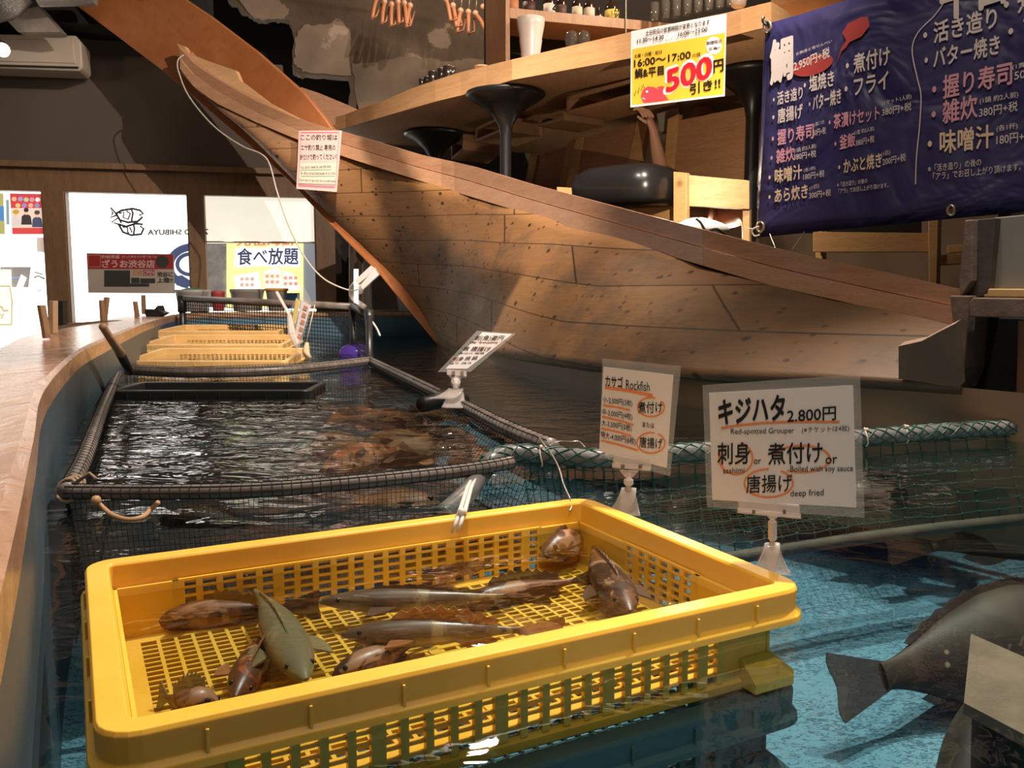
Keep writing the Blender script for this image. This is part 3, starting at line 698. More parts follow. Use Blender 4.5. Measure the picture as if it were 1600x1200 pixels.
# green net pen on the right
gz = 0.035
gp_ = [Pz(745, 752, 0.0), Pz(752, 738, 0.015), Pz(768, 720, gz), Pz(800, 708, gz+0.006), Pz(860, 712, gz), Pz(940, 716, gz), Pz(1060, 708, gz), Pz(1200, 697, gz), Pz(1350, 683, gz), Pz(1480, 674, gz), Pz(1640, 664, gz)]
low_end = [Pz(690, 806, -0.02), Pz(712, 788, -0.01), Pz(735, 764, 0.0), Pz(748, 745, 0.01)]
gpen = thing('net_pen', 'grey pipe frame pen wrapped in coarse dark green net', 'net pen', (0.6, 1.9, 0.0))
gs = smooth_path(gp_, 6)
mb = MB(); mb.tube(smooth_path([low_end[0], low_end[1], low_end[2]]+gp_[1:], 6), 0.0185, 14); part('frame_pipe', mb, M_greypipe, gpen, smooth=True)
def pipe_net(mb, pts, r, step, rw):           # knotted diamond net hugging a pipe
    pts = smooth_path(pts, 6); L_ = [0]
    for a_, b_ in zip(pts, pts[1:]): L_.append(L_[-1]+(b_-a_).length)
    def at_(s):
        for i in range(len(pts)-1):
            if L_[i+1] >= s: 
                t = (s-L_[i])/(L_[i+1]-L_[i]); d = (pts[i+1]-pts[i]).normalized(); break
        else: i = len(pts)-2; t = 1; d = (pts[-1]-pts[-2]).normalized()
        c = lerp(pts[i], pts[i+1], t); up = Vector((0, 0, 1)) if abs(d.z) < 0.9 else Vector((0, 1, 0)); s_ = d.cross(up).normalized(); return c, s_, s_.cross(d)
    n = int(L_[-1]/step)
    for sgn in (-1, 1):
        for ph in range(5):
            out = []
            for k in range(n+1):
                c, s_, u = at_(k*step); a_ = 2*math.pi*ph/5+sgn*k*0.75+random.uniform(-0.15, 0.15); out.append(c+(s_*math.cos(a_)+u*math.sin(a_))*(r+rw))
            mb.tube(out, rw, 4, caps=False)
mb = MB(); pipe_net(mb, gp_[1:], 0.0185, 0.022, 0.0016); part('net_binding', mb, M_green, gpen)
# hanging green net (coarse diamond-ish squares) down to the lower bar
def gnet(px0, px1, n0, n1, drop, lean, step, sub, name):
    mb = MB(); us = n1-n0; rows = []
    seg = [gs[int(round(k))] for k in [n0+(n1-n0)*i/sub for i in range(sub+1)]]
    nv = 9
    grid = [[p+Vector((lean[0]*j/nv, lean[1]*j/nv, -drop*j/nv))+Vector((random.uniform(-.003, .003), random.uniform(-.003, .003), random.uniform(-.003, .003))) for j in range(nv+1)] for p in seg]
    for c in grid: mb.tube(c, 0.0012, 4, caps=False)
    for j in range(nv+1): mb.tube([g[j] for g in grid], 0.0012, 4, caps=False)
    for g in grid:
        for p in g: mb.ball(p, 0.0032, 5, 3)
    return part(name, mb, M_green, gpen)
gnet(0, 0, 20, len(gs)-1, 0.21, (0.02, -0.06), 0, 62, 'net_side')
mb = MB(); lb = [p+Vector((0.02, -0.06, -0.215)) for p in gs[22::6]]; mb.tube(lb, 0.014, 8); part('lower_bar', mb, mottled('algae_bar', (0.05, 0.045, 0.035), (0.09, 0.075, 0.05), 12, 0.7, 0.1), gpen, smooth=True)
# far and bottom nets of the green pen
mb = MB(); A = Pz(900, 712, 0.0); B = Pz(1640, 664, 0.0); mb.net(A+Vector((0.0, -0.06, -0.21)), B+Vector((0, -0.06, -0.21)), B+Vector((0.1, 0.5, -0.23)), A+Vector((0.1, 0.5, -0.23)), 56, 20, 0.0011, 20, 0.002)
part('net_bottom', mb, M_green, gpen)
for x, y in ((845, 712), (1413, 678), (1350, 683)):          # cable ties round the pipe
    c = Pz(x, y, gz); mb = MB(); mb.tube([c+Vector((0.003*math.sin(k), 0.0215*math.cos(k*math.pi/6), 0.0215*math.sin(k*math.pi/6))) for k in range(12)], 0.0018, 5, closed=True); mb.box(c+Vector((0, -0.012, 0.020)), (0.006, 0.006, 0.006))
    part('cable_tie', mb, mat('ivory_nylon', (0.62, 0.50, 0.36), 0.4), gpen, smooth=True)
# white zip tie linking pipe and crate
mb = MB(); zt_ = [Pz(738, 752, 0.03), Pz(733, 762, 0.04), P(722, 800, 1.13), P(716, 818, 1.10), P(710, 832, 1.10)]
for off in (-0.0035, 0.0035): mb.tube([p+Vector((off, 0, 0)) for p in zt_], [0.0032, 0.0035, 0.0032, 0.003, 0.0016], 6)
mb.box(P(722, 800, 1.12), (0.011, 0.008, 0.009))
solo('zip_tie', mb, mat('white_nylon', (0.72, 0.66, 0.58), 0.35), 'white plastic zip tie looped from grey pipe to yellow crate rim', 'zip tie', smooth=True)
# wire from the pipe corner to the crate
M_wire = mat('steel_wire', (0.42, 0.36, 0.30), 0.35, metal=0.6)
mb = MB(); wp = [Pz(842, 682, 0.05), Pz(852, 697, 0.055), Pz(858, 703, 0.05), P(872, 728, 1.45), P(880, 755, 1.38), P(890, 778, 1.33), P(894, 788, 1.31), P(890, 799, 1.295)]
mb.tube(smooth_path(wp, 5), 0.0014, 6); mb.tube(smooth_path([Pz(852, 700, 0.05), Pz(872, 690, 0.056), Pz(893, 690, 0.058), Pz(905, 690, 0.058), Pz(914, 699, 0.05)], 4), 0.0012, 5)
solo('wire_hook', mb, M_wire, 'bent steel wire hooked over the back corner of the yellow crate', 'wire', smooth=True)

# rear pen: black pipe frame standing out of the water
rp = thing('mesh_fence', 'black pipe frame with square plastic mesh standing behind the yellow crates', 'net pen', (-0.9, 5.2, 0.0))
TL = P(284, 466, 6.2); TR = P(552, 479, 5.1); TC = P(577, 492, 4.75); BC = Pz(577, 562, 0.0)-Vector((0, 0, 0.2))
mb = MB(); mb.tube([TL, TR], 0.022, 10); part('top_bar', mb, M_pvc, rp, smooth=True, label='grey top pipe')
mb = MB(); mb.tube([TR, TC], 0.024, 10); part('side_bar', mb, M_pvcdark, rp, smooth=True)
mb = MB(); mb.tube([TC+Vector((0, 0, 0.02)), BC], 0.020, 10); mb.tube([TC+Vector((0, 0, 0.03)), TC-Vector((0, 0, 0.09))], 0.027, 10); part('post', mb, M_pvcdark, rp, smooth=True)
mb = MB(); b2 = TR-Vector((0, 0, 0.5)); mb.tube([TR, b2], 0.026, 10); part('post', mb, M_pvcdark, rp, smooth=True)
mb = MB(); mb.tube([TL+Vector((0, 0, 0.01)), TL-Vector((0, 0, 0.5))], 0.024, 10); mb.tube([TL+Vector((0, 0, 0.02)), TL-Vector((0, 0, 0.1))], 0.032, 10); part('post', mb, M_pvcdark, rp, smooth=True)
mb = MB(); mb.net(TL, TR, TR-Vector((0, 0, 0.42)), TL-Vector((0, 0, 0.42)), 66, 18, 0.0028, 3); part('mesh_panel', mb, M_net, rp)
mb = MB(); mb.net(TR, TC, TC-Vector((0, 0, 0.42)), TR-Vector((0, 0, 0.42)), 12, 16, 0.0022, 3); part('mesh_panel', mb, M_net, rp)

# ================================================================ live fish
def fish_mat(name, back, belly, spot, sc=14, amt=0.5, rough=0.35, dots=None):
    m = mat(name, back, rough); t = NT(m); tc = t.n('ShaderNodeTexCoord'); sp = t.n('ShaderNodeSeparateXYZ'); t.l(tc.outputs['Generated'], sp.inputs[0])
    c = t.ramp(sp.outputs['Z'], [(0.22, belly), (0.52, back)]); n = t.noise(t.co(), sc, 4, 0.6, 0.6)
    c = t.mix(t.ramp(n, [(0.47, (0, 0, 0)), (0.54, (amt,)*3)]), c, spot)
    n2 = t.noise(t.co(loc=(3, 1, 2)), sc*0.8, 3, 0.6, 0.8); c = t.mix(t.ramp(n2, [(0.56, (0, 0, 0)), (0.62, (amt*0.7,)*3)]), c, tuple(min(1, x*1.7) for x in belly))
    if dots:
        v = t.vor(t.co(), dots[1]); c = t.mix(t.ramp(v, [(0.10, (0.8,)*3), (0.16, (0, 0, 0))]), c, dots[0])
    t.base(c); t.bump(n, 0.1, 0.003); return m
F_olive = fish_mat('olive_fish_skin', (0.19, 0.16, 0.085), (0.30, 0.25, 0.15), (0.13, 0.11, 0.06), 20, 0.3, 0.3)
F_brown = fish_mat('brown_rockfish_skin', (0.17, 0.065, 0.030), (0.28, 0.15, 0.08), (0.045, 0.022, 0.012), 30, 0.85)
F_orange = fish_mat('orange_rockfish_skin', (0.30, 0.085, 0.025), (0.36, 0.17, 0.08), (0.07, 0.03, 0.015), 34, 0.85)
F_long = fish_mat('grey_brown_fish_skin', (0.14, 0.085, 0.05), (0.42, 0.31, 0.17), (0.08, 0.045, 0.03), 24, 0.4, 0.3)
F_big = fish_mat('dark_grouper_skin', (0.030, 0.020, 0.009), (0.045, 0.032, 0.016), (0.022, 0.015, 0.008), 7, 0.5, 0.6, ((0.42, 0.33, 0.20), 20))
M_fin = {k: mat('fin_'+k, c, 0.5, alpha=0.72) for k, c in (('olive', (0.24, 0.19, 0.08)), ('brown', (0.12, 0.05, 0.025)), ('orange', (0.34, 0.12, 0.03)), ('big', (0.06, 0.032, 0.02)))}
M_eye = mat('fish_eye', (0.01, 0.01, 0.01), 0.1)
def fish(label, head, tail, hgt, wid, mt, fin, bend=0.0, roll=0.0, group=None, finh=0.5, tailw=1.0, name='rockfish', cat='fish', blunt=0.5, eyes=True, slim=0.82):
    head = Vector(head); tail = Vector(tail); ax = head-tail; L_ = ax.length
    yaw = math.atan2(ax.y, ax.x); pit = -math.asin(max(-1, min(1, ax.z/L_)))
    roll = -roll if ax.x > 0 else roll; hgt *= slim
    t = thing(name, label, cat, (head+tail)/2, group, (roll, pit, yaw))
    N_, K = 22, 14; bl = L_*0.84
    def cen(u): return Vector((L_/2-u*bl, bend*L_*math.sin(u*2.6)*(0.3+u), 0))
    def prof(u): return (math.sin(math.pi*min(1, u*1.02)**0.62)**0.75)*(1-0.62*max(0, u-0.35)/0.65)+0.10*(u > 0.02)+0.02
    def pr(u):
        a_ = [(0, 0.10), (0.04, 0.34), (0.12, 0.66), (0.22, 0.90), (0.34, 1.0), (0.5, 0.92), (0.68, 0.66), (0.84, 0.36), (0.94, 0.22), (1.0, 0.20)]
        return interp(a_, u)**(0.8 if blunt > 0.5 else 1.0)
    rows = []
    for i in range(N_+1):
        u = i/N_; c = cen(u); hh = pr(u)*hgt/2; ww = pr(u)**0.9*wid/2*(1 if u < 0.6 else 1-0.55*(u-0.6)/0.4)
        rows.append([c+Vector((0, ww*math.cos(2*math.pi*k/K), hh*math.sin(2*math.pi*k/K))) for k in range(K+1)])
    mb = MB(); mb.surf(rows); mb.add(rows[0][:-1], [tuple(range(K))]); mb.add(rows[-1][:-1], [tuple(range(K))])
    body = part('body', mb, mt, t, local=True, smooth=True); s_ = body.modifiers.new('subd', 'SUBSURF'); s_.levels = 1; s_.render_levels = 1
    e = cen(1.0); e2 = cen(0.96); d = (e-e2).normalized(); mb = MB(); tl = L_*0.20; n = 9; th = 0.0012+wid*0.02
    for s2 in (-1, 1):
        pass
    fan = []
    for k in range(n):
        a_ = (k/(n-1)-0.5); rr = tl*(1.0-0.10*math.cos(a_*math.pi*2)); fan.append(e+d*rr*math.cos(a_*1.15)+Vector((0, 0, tailw*hgt*0.95*a_+rr*0.0)))
    base_ = [e2+Vector((0, 0, -hgt*0.09)), e2+Vector((0, 0, hgt*0.09))]
    mb.prism([base_[0]]+fan+[base_[1]], (0, th, 0)); part('tail_fin', mb, fin, t, local=True)
    mb = MB(); top = []; bot = []                  # spiny dorsal fin
    for k in range(17):
        u = 0.26+0.58*k/16; c = cen(u); z = pr(u)*hgt/2*0.96; f_ = finh*hgt*(0.30+0.25*math.sin(math.pi*k/16))*(1.0 if k % 2 else 0.62)
        bot.append(c+Vector((0, 0, z))); top.append(c+Vector((-0.02*L_, 0, z+f_)))
    mb.surf([bot, top]); o = part('dorsal_fin', mb, fin, t, local=True); q = o.modifiers.new('s', 'SOLIDIFY'); q.thickness = th
    mb = MB(); bot = []; top = []
    for k in range(7):
        u = 0.62+0.20*k/6; c = cen(u); z = -pr(u)*hgt/2*0.95; f_ = finh*hgt*0.42*math.sin(math.pi*(k+0.6)/7.5); bot.append(c+Vector((0, 0, z))); top.append(c+Vector((-0.03*L_, 0, z-f_)))
    mb.surf([bot, top]); o = part('anal_fin', mb, fin, t, local=True); q = o.modifiers.new('s', 'SOLIDIFY'); q.thickness = th
    for s_ in (-1, 1):
        mb = MB(); c = cen(0.27)+Vector((0, s_*wid*0.42, -hgt*0.12)); pts = [c]
        for k in range(7):
            a_ = math.radians(20+k*14); pts.append(c+Vector((-math.cos(a_)*L_*0.11, s_*math.sin(a_)*L_*0.07, -0.01*L_*k*0.3)))
        mb.prism(pts, (0, 0, th)); part('pectoral_fin', mb, fin, t, local=True)
        if eyes:
            mb = MB(); mb.ball(cen(0.10)+Vector((0, s_*wid*0.5*pr(0.10)*0.86, hgt*0.11)), max(0.003, hgt*0.085), 8, 6); part('eye', mb, M_eye, t, local=True, smooth=True)
    return t
GF = 'live fish inside the front yellow crate'
zf = RZ-CH+0.022
def cpt(px, py, z): return Pz(px, py, z)
fish('pale olive fish seen from above, nose down near the left of the yellow crate', cpt(478, 1062, -0.022), cpt(372, 900, -0.018), 0.046, 0.052, F_olive, M_fin['olive'], 0.03, 0.0, GF, 0.2, 0.8)
fish('mottled dark brown fish lying by the back left corner of the yellow crate', cpt(205, 968, zf+0.016), cpt(492, 945, zf+0.018), 0.052, 0.040, F_brown, M_fin['brown'], 0.02, 0.15, GF, 0.6)
fish('orange red fish half hidden under the pale olive fish', cpt(368, 1090, zf+0.014), cpt(410, 960, zf+0.016), 0.046, 0.040, F_orange, M_fin['orange'], 0.05, 0.4, GF, 0.9)
fish('small brown fish curled in the front left corner of the yellow crate', cpt(340, 1100, zf+0.014), cpt(250, 1088, zf+0.014), 0.040, 0.034, F_brown, M_fin['olive'], -0.12, 0.3, GF, 0.9)
fish('slender grey fish with pale belly across the middle of the crate', cpt(497, 940, zf+0.038), cpt(850, 928, zf+0.030), 0.040, 0.034, F_long, M_fin['brown'], 0.02, 0.0, GF, 0.35)
fish('grey backed fish with red spiny fin, nearest to the crate front rim', cpt(533, 992, zf+0.036), cpt(872, 985, zf+0.030), 0.042, 0.034, F_long, M_fin['orange'], -0.02, 0.1, GF, 0.9)
fish('dark fish slanting under the grey fish at the front rim', cpt(520, 1056, zf+0.012), cpt(668, 995, zf+0.014), 0.040, 0.036, F_brown, M_fin['brown'], 0.04, 0.4, GF, 0.6)
fish('reddish brown fish along the back mesh wall of the crate', cpt(590, 908, zf+0.018), cpt(900, 842, zf+0.026), 0.056, 0.040, F_brown, M_fin['orange'], 0.04, 0.1, GF, 0.7)
fish('dark brown fish behind the slender grey fish', cpt(712, 945, zf+0.014), cpt(940, 900, zf+0.022), 0.044, 0.036, F_brown, M_fin['brown'], -0.05, 0.3, GF, 0.8)
fish('plump brown fish nose down at the right side of the crate', cpt(985, 955, zf+0.034), cpt(925, 838, zf+0.036), 0.052, 0.054, F_brown, M_fin['brown'], -0.03, 0.0, GF, 0.3)
fish('brown fish in the far right corner of the crate, by the wire hook', cpt(850, 865, zf+0.04), cpt(925, 828, zf+0.03), 0.060, 0.045, F_brown, M_fin['brown'], 0.05, 0.2, GF, 0.3)
fish('small brown fish beside the right wall of the yellow crate', cpt(1085, 940, zf+0.012), cpt(985, 912, zf+0.012), 0.030, 0.028, F_orange, M_fin['brown'], 0.05, 0.3, GF, 0.6)
# big fish in the open tank
GB = 'large dark fish in the blue tank'
fish('large dark brown fish lower right, tail fan spread toward the yellow crate', Pz(1720, 985, -0.30), Pz(1322, 1072, -0.30), 0.21, 0.16, F_big, M_fin['big'], 0.05, 0.45, GB, 0.12, 0.5, 'grouper', slim=1.15)
fish('large dark fish at the bottom right corner, only its rounded flank showing', Pz(1500, 1360, -0.30), Pz(1760, 1010, -0.30), 0.24, 0.17, F_big, M_fin['big'], 0.02, 0.4, GB, 0.2, 0.7, 'grouper', blunt=0.9, slim=1.2)
fish('dark fish swimming just past the lower bar of the green net', Pz(1760, 830, -0.28), Pz(1398, 856, -0.28), 0.16, 0.12, F_big, M_fin['big'], 0.03, 0.5, GB, 0.4, 0.7, 'grouper')
fish('dark fish inside the green net, below the right end of the grey pipe', Pz(1660, 735, -0.16), Pz(1370, 720, -0.16), 0.12, 0.09, F_big, M_fin['big'], 0.03, 0.4, GB, 0.4, 0.7, 'grouper')
fish('dark fish inside the green net directly right of the grouper price card', Pz(1300, 775, -0.18), Pz(1480, 768, -0.18), 0.10, 0.08, F_big, M_fin['big'], 0.03, 0.4, GB, 0.4, 0.7, 'grouper')
F_tan = fish_mat('tan_bream_skin', (0.22, 0.10, 0.04), (0.34, 0.19, 0.09), (0.12, 0.05, 0.02), 9, 0.6, 0.5)
fish('tan brown fish in the middle of the dark net pen', Pz(560, 700, -0.10), Pz(740, 712, -0.12), 0.16, 0.12, F_tan, M_fin['orange'], 0.04, 0.9, 'tan fish in the dark net pen', 0.4, 0.7, 'bream')
fish('tan brown fish near the far side of the dark net pen', Pz(690, 675, -0.12), Pz(520, 655, -0.12), 0.14, 0.11, F_tan, M_fin['orange'], -0.04, 0.8, 'tan fish in the dark net pen', 0.4, 0.7, 'bream')
fish('dark fish under the front pipe of the dark net pen, nearest to the rope handle', Pz(250, 812, -0.15), Pz(420, 822, -0.15), 0.09, 0.07, F_big, M_fin['big'], 0.04, 0.6, GB, 0.3, 0.7, 'grouper')
fish('brown fish under the front pipe of the dark net pen, beside the zip tie', Pz(690, 790, -0.17), Pz(480, 795, -0.17), 0.12, 0.09, F_tan, M_fin['brown'], 0.04, 0.7, 'tan fish in the dark net pen', 0.3, 0.7, 'bream')
rng = random.Random(5)
for i, (hx, hy, tx, ty, z, wh) in enumerate([(505, 735, 640, 700, -0.09, 'nearest to the front pipe'), (745, 690, 600, 668, -0.10, 'facing the right net'), (590, 655, 500, 632, -0.12, 'beside the black basket'), (480, 700, 600, 690, -0.13, 'left of the others in the shoal'), (700, 725, 800, 712, -0.12, 'close to the grey pipe bend'), (640, 645, 730, 660, -0.13, 'under the leaning price card')]):
    fish('tan brown shoal fish in the dark net pen, '+wh, Pz(hx, hy, z), Pz(tx, ty, z), 0.11, 0.09, F_tan if i % 2 else F_orange, M_fin['brown'], 0.04, 0.9, 'tan fish in the dark net pen', 0.4, 0.7, 'bream')
m_n = mat('dense_black_net', (0.010, 0.011, 0.012), 0.8, alpha=0.86)
mb = MB(); mb.surf([[lerp(FL+D, BLc+D, i/8)+Vector((0.03, 0.02, 0.08+0.01*math.sin(i*2))) for i in range(9)], [lerp(FR+D, BR+D, i/8)+Vector((-0.08, 0.02, 0.08+0.01*math.cos(i*2))) for i in range(9)]]); part('net_bottom', mb, m_n, pen)
mb = MB(); mb.surf([[FL, BLc], [FL+D+Vector((0.04, 0, 0)), BLc+D+Vector((0.04, 0, 0))]]); part('net_side', mb, m_n, pen)
# thin slab shaped and coloured as the bright patch of light over the fish
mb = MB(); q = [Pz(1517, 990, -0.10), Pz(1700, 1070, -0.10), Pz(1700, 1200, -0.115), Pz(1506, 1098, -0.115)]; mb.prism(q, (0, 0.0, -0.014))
solo('light_patch_slab', mb, mottled('light_patch_tone', (0.13, 0.09, 0.055), (0.19, 0.135, 0.085), 22, 0.9, 0.2), 'pale brown slab shaped as a square-edged patch of light, lower right corner', 'light patch')
# ================================================================ dining side
M_table = wood('table_wood', (0.50, 0.26, 0.11), (0.60, 0.34, 0.16), (1, 1, 12), 2.5, 0.4, dark=(0.36, 0.17, 0.07), bump=0.05)
M_under = wood('table_underside_wood', (0.36, 0.20, 0.095), (0.42, 0.24, 0.12), (5, 1, 1), 2, 0.6, bump=0.04)
M_pine = wood('pine_wood', (0.50, 0.28, 0.11), (0.60, 0.36, 0.15), (1, 1, 5), 4, 0.45, knots=3.2)
M_panelw = wood('dark_board_wood', (0.36, 0.18, 0.085), (0.46, 0.25, 0.12), (1.2, 1.2, 14), 4, 0.5, dark=(0.18, 0.08, 0.035))
M_iron = mat('black_iron', (0.012, 0.011, 0.010), 0.35)
TZ = 1.60
ttop = [(507, 188), (575, 168), (650, 135), (725, 111), (800, 93), (985, 50), (1135, 20), (1200, 4), (1300, -22)]
tbot = [(512, 205), (537, 201), (600, 182), (675, 160), (737, 145), (800, 125), (985, 91), (1135, 58), (1182, 46), (1300, 20)]
xs = [512, 540, 570, 600, 640, 680, 720, 760, 800, 850, 900, 985, 1060, 1135, 1182, 1205]
lo_, hi_ = [], []
for x in xs:
    b = Pz(x, interp(tbot, x), TZ); lo_.append(b); hi_.append(P(x, interp(ttop, x), b.y))
tb = thing('dining_table', 'long curved plank table over the boat, seen from below', 'table', (0.6, 5.2, 0.5))
back = [lo_[-1]+Vector((0.75, 0.9, 0)), lo_[-1]+Vector((0.6, 1.7, 0)), lo_[0]+Vector((1.7, 1.1, 0)), lo_[0]+Vector((0.45, 0.6, 0))]
n = len(lo_); mb = MB(); vs = lo_+back; zt = [h_ for h_ in hi_]+[Vector((p.x, p.y, p.z+0.12)) for p in back]
m = len(vs); mb.add(vs+zt, [tuple(range(m, 2*m))]+[(i, (i+1) % m, m+(i+1) % m, m+i) for i in range(m)])
part('tabletop', mb, M_table, tb)
mb = MB(); mb.add([p-Vector((0, 0, 0.002)) for p in vs], [tuple(range(m))]); part('underside', mb, M_under, tb)
def pedestal(px, py, rpx, pyb, cw, name='pedestal'):
    c = Pz(px, py, TZ-0.01); k = c.y/F_PX; r = rpx*k; cr = cw*k/2
    mb = MB(); prof = [(r*0.98, 0), (r, -0.012), (r*0.93, -0.03), (r*0.62, -0.075), (r*0.36, -0.125), (cr*1.25, -0.20), (cr, -0.26), (cr, -0.95), (cr*1.6, -1.0)]
    mb.lathe(c, prof[::-1], 32); o = part(name, mb, M_iron, tb, smooth=True); return o
pedestal(790, 146, 61, 0, 17); pedestal(680, 208, 48, 0, 13); pedestal(1178, 112, 62, 0, 20)
# shelf pockets under the table
def pocket(px0, py0, px1, py1, d, hgt, z=TZ-0.015):
    """open drawer box fixed under the table, its front edge between two pixels"""
    a = P(px0, py0, d[0]); b = P(px1, py1, d[1]); w = (b-a); bk = Vector((0.75, 0.55, 0)).normalized()*0.34
    H = Vector((0, 0, hgt)); mb = MB(); t_ = 0.018
    mb.hexa([a, b, b+bk, a+bk], [p+Vector((0, 0, t_)) for p in (a, b, b+bk, a+bk)])
    for p in (a, b): mb.hexa([p, p+w.normalized()*t_, p+w.normalized()*t_+bk, p+bk], [q+H for q in (p, p+w.normalized()*t_, p+w.normalized()*t_+bk, p+bk)])
    mb.hexa([a+H-Vector((0, 0, t_)), b+H-Vector((0, 0, t_)), b+H-Vector((0, 0, t_))+bk*0.06, a+H-Vector((0, 0, t_))+bk*0.06], [a+H, b+H, b+H+bk*0.06, a+H+bk*0.06])
    mb.hexa([a+bk, b+bk, b+bk+H, a+bk+H], [p+bk*0.04 for p in (a+bk, b+bk, b+bk+H, a+bk+H)])
    part('storage_box', mb, M_under, tb)
pocket(743, 222, 783, 205, (6.3, 5.95), 0.10); pocket(705, 250, 722, 235, (6.9, 6.7), 0.12); pocket(841, 198, 878, 188, (5.75, 5.55), 0.06); pocket(885, 178, 990, 150, (5.4, 5.05), 0.10)
mb = MB(); mb.hexa([P(633, 214, 6.2), P(700, 208, 6.3), P(715, 300, 6.3), P(640, 300, 6.2)], [p+Vector((0.1, 0.3, 0)) for p in (P(633, 214, 6.2), P(700, 208, 6.3), P(715, 300, 6.3), P(640, 300, 6.2))])
mb = MB(); a = P(640, 196, 6.5); mb.box(a+Vector((0.15, 0.2, 0.03)), (0.3, 0.4, 0.05), 0.4); part('brace', mb, M_panelw, tb)
# light beam above the right end of the table, behind the banner
mb = MB(); q = [P(1205, 12, 4.7), P(1340, -25, 4.4), P(1340, -90, 4.4), P(1205, -60, 4.7)]; mb.prism(q, (0.1, 0.25, 0))
solo('wooden_beam', mb, M_table, 'pale wooden beam at the top edge above the navy banner', 'beam')

# floor of the dining deck
mb = MB(); a, b, c, d = P(560, 455, 6.2), P(1500, 455, 2.55), Vector((4.8, 3.4, 0)), Vector((4.8, 8.6, 0)); e = P(560, 455, 8.6)
q = [Vector((p.x, p.y, 0.38)) for p in (Vector((0.0, 5.0, 0)), Vector((1.9, 2.95, 0)), Vector((4.8, 2.95, 0)), d, Vector((-0.4, 8.3, 0)))]
mb.prism(q, (0, 0, -0.06)); struct('floor_dining', mb, M_dark)
# ---- chairs
def slab(mb, q, th): return mb.prism(q, th)
def chair(label, bp, Yl, Yr, post_l, post_r, seat=None, cushion=None, apron=None, legs=()):
    """bp: back panel pixel quad TL,TR,BR,BL"""
    pl = vplane(bp[0][0], Yl, bp[1][0], Yr); t = thing('wooden_chair', label, 'chair', (pl.R(*bp[3])).xy.to_3d()+Vector((0, 0, 0.38)), 'plank backed wooden chairs at the curved table')
    mb = MB(); slab(mb, [pl.R(*p) for p in bp], -pl.n*0.025); part('backrest', mb, M_panelw, t, bevel=0.003)
    for pp in (post_l, post_r):
        if pp: mb = MB(); slab(mb, [pl.R(x, y, 0.012) for x, y in pp], -pl.n*0.05); part('back_post', mb, M_pine, t, bevel=0.003)
    if cushion:
        cp, Yc, dep = cushion; mb = MB(); x0, y0, x1, y1 = cp; c = P((x0+x1)/2, (y0+y1)/2, Yc); w = (x1-x0)/F_PX*Yc; hh = (y1-y0)/F_PX*Yc
        ang_ = math.atan2(pl.n.x, -pl.n.y); R_ = Matrix.Rotation(ang_, 3, 'Z')
        prof = [(0.001, -0.5), (0.44, -0.5), (0.49, -0.40), (0.5, 0.0), (0.47, 0.30), (0.36, 0.46), (0.2, 0.5), (0.001, 0.5)]
        vs_ = []; K = 32
        for r_, z_ in prof:
            for k in range(K):
                a_ = 2*math.pi*k/K; cx = abs(math.cos(a_))**0.5*math.copysign(1, math.cos(a_)); sy = abs(math.sin(a_))**0.5*math.copysign(1, math.sin(a_))
                vs_.append(c+R_@Vector((cx*r_*w, sy*r_*dep, z_*hh)))
        mb.add(vs_, [(i*K+k, i*K+(k+1) % K, (i+1)*K+(k+1) % K, (i+1)*K+k) for i in range(len(prof)-1) for k in range(K)])
        part('cushion', mb, mat('black_leather', (0.012, 0.011, 0.011), 0.28), t, smooth=True)
    if apron:
        for qd, Ya, Yb, nm in apron:
            p2 = vplane(qd[0][0], Ya, qd[1][0]+0.01, Yb); mb = MB(); slab(mb, [p2.R(*p) for p in qd], -p2.n*0.035); part(nm, mb, M_pine, t, bevel=0.003)
    return t
chair('wooden chair right of the person, knotty plank back and black cushioned seat', [(1056, 189), (1178, 164), (1176, 282), (1040, 273)], 5.3, 4.95,
      [(1043, 186), (1060, 178), (1052, 276), (1036, 276)], [(1172, 164), (1188, 162), (1186, 290), (1170, 290)], cushion=((905, 263, 1062, 322), 4.75, 0.5),
      apron=[([(1072, 273), (1171, 282), (1171, 327), (1072, 322)], 4.5, 4.4, 'apron'), ([(1052, 268), (1073, 270), (1073, 352), (1052, 350)], 4.52, 4.47, 'leg'),
             ([(1160, 326), (1171, 327), (1171, 420), (1160, 420)], 4.44, 4.42, 'leg'), ([(975, 312), (1054, 318), (1054, 345), (975, 338)], 4.9, 4.7, 'apron')])
chair('wooden chair left of the person, with slanting pale back post', [(908, 217), (1000, 190), (985, 300), (893, 300)], 6.0, 5.6,
      [(901, 212), (911, 214), (899, 300), (882, 300)], [(995, 188), (1012, 194), (992, 285), (974, 285)],
      apron=[([(870, 292), (990, 300), (990, 322), (870, 312)], 5.5, 5.3, 'apron'), ([(914, 287), (925, 287), (925, 335), (914, 335)], 5.45, 5.44, 'leg')])
chair('wooden chair farthest left, half behind the boat gunwale', [(838, 243), (893, 226), (880, 300), (826, 300)], 6.7, 6.4,
      [(829, 240), (840, 243), (828, 300), (817, 300)], [(886, 222), (902, 215), (888, 300), (872, 300)],
      apron=[([(815, 290), (880, 296), (880, 312), (815, 304)], 6.2, 6.1, 'apron')])
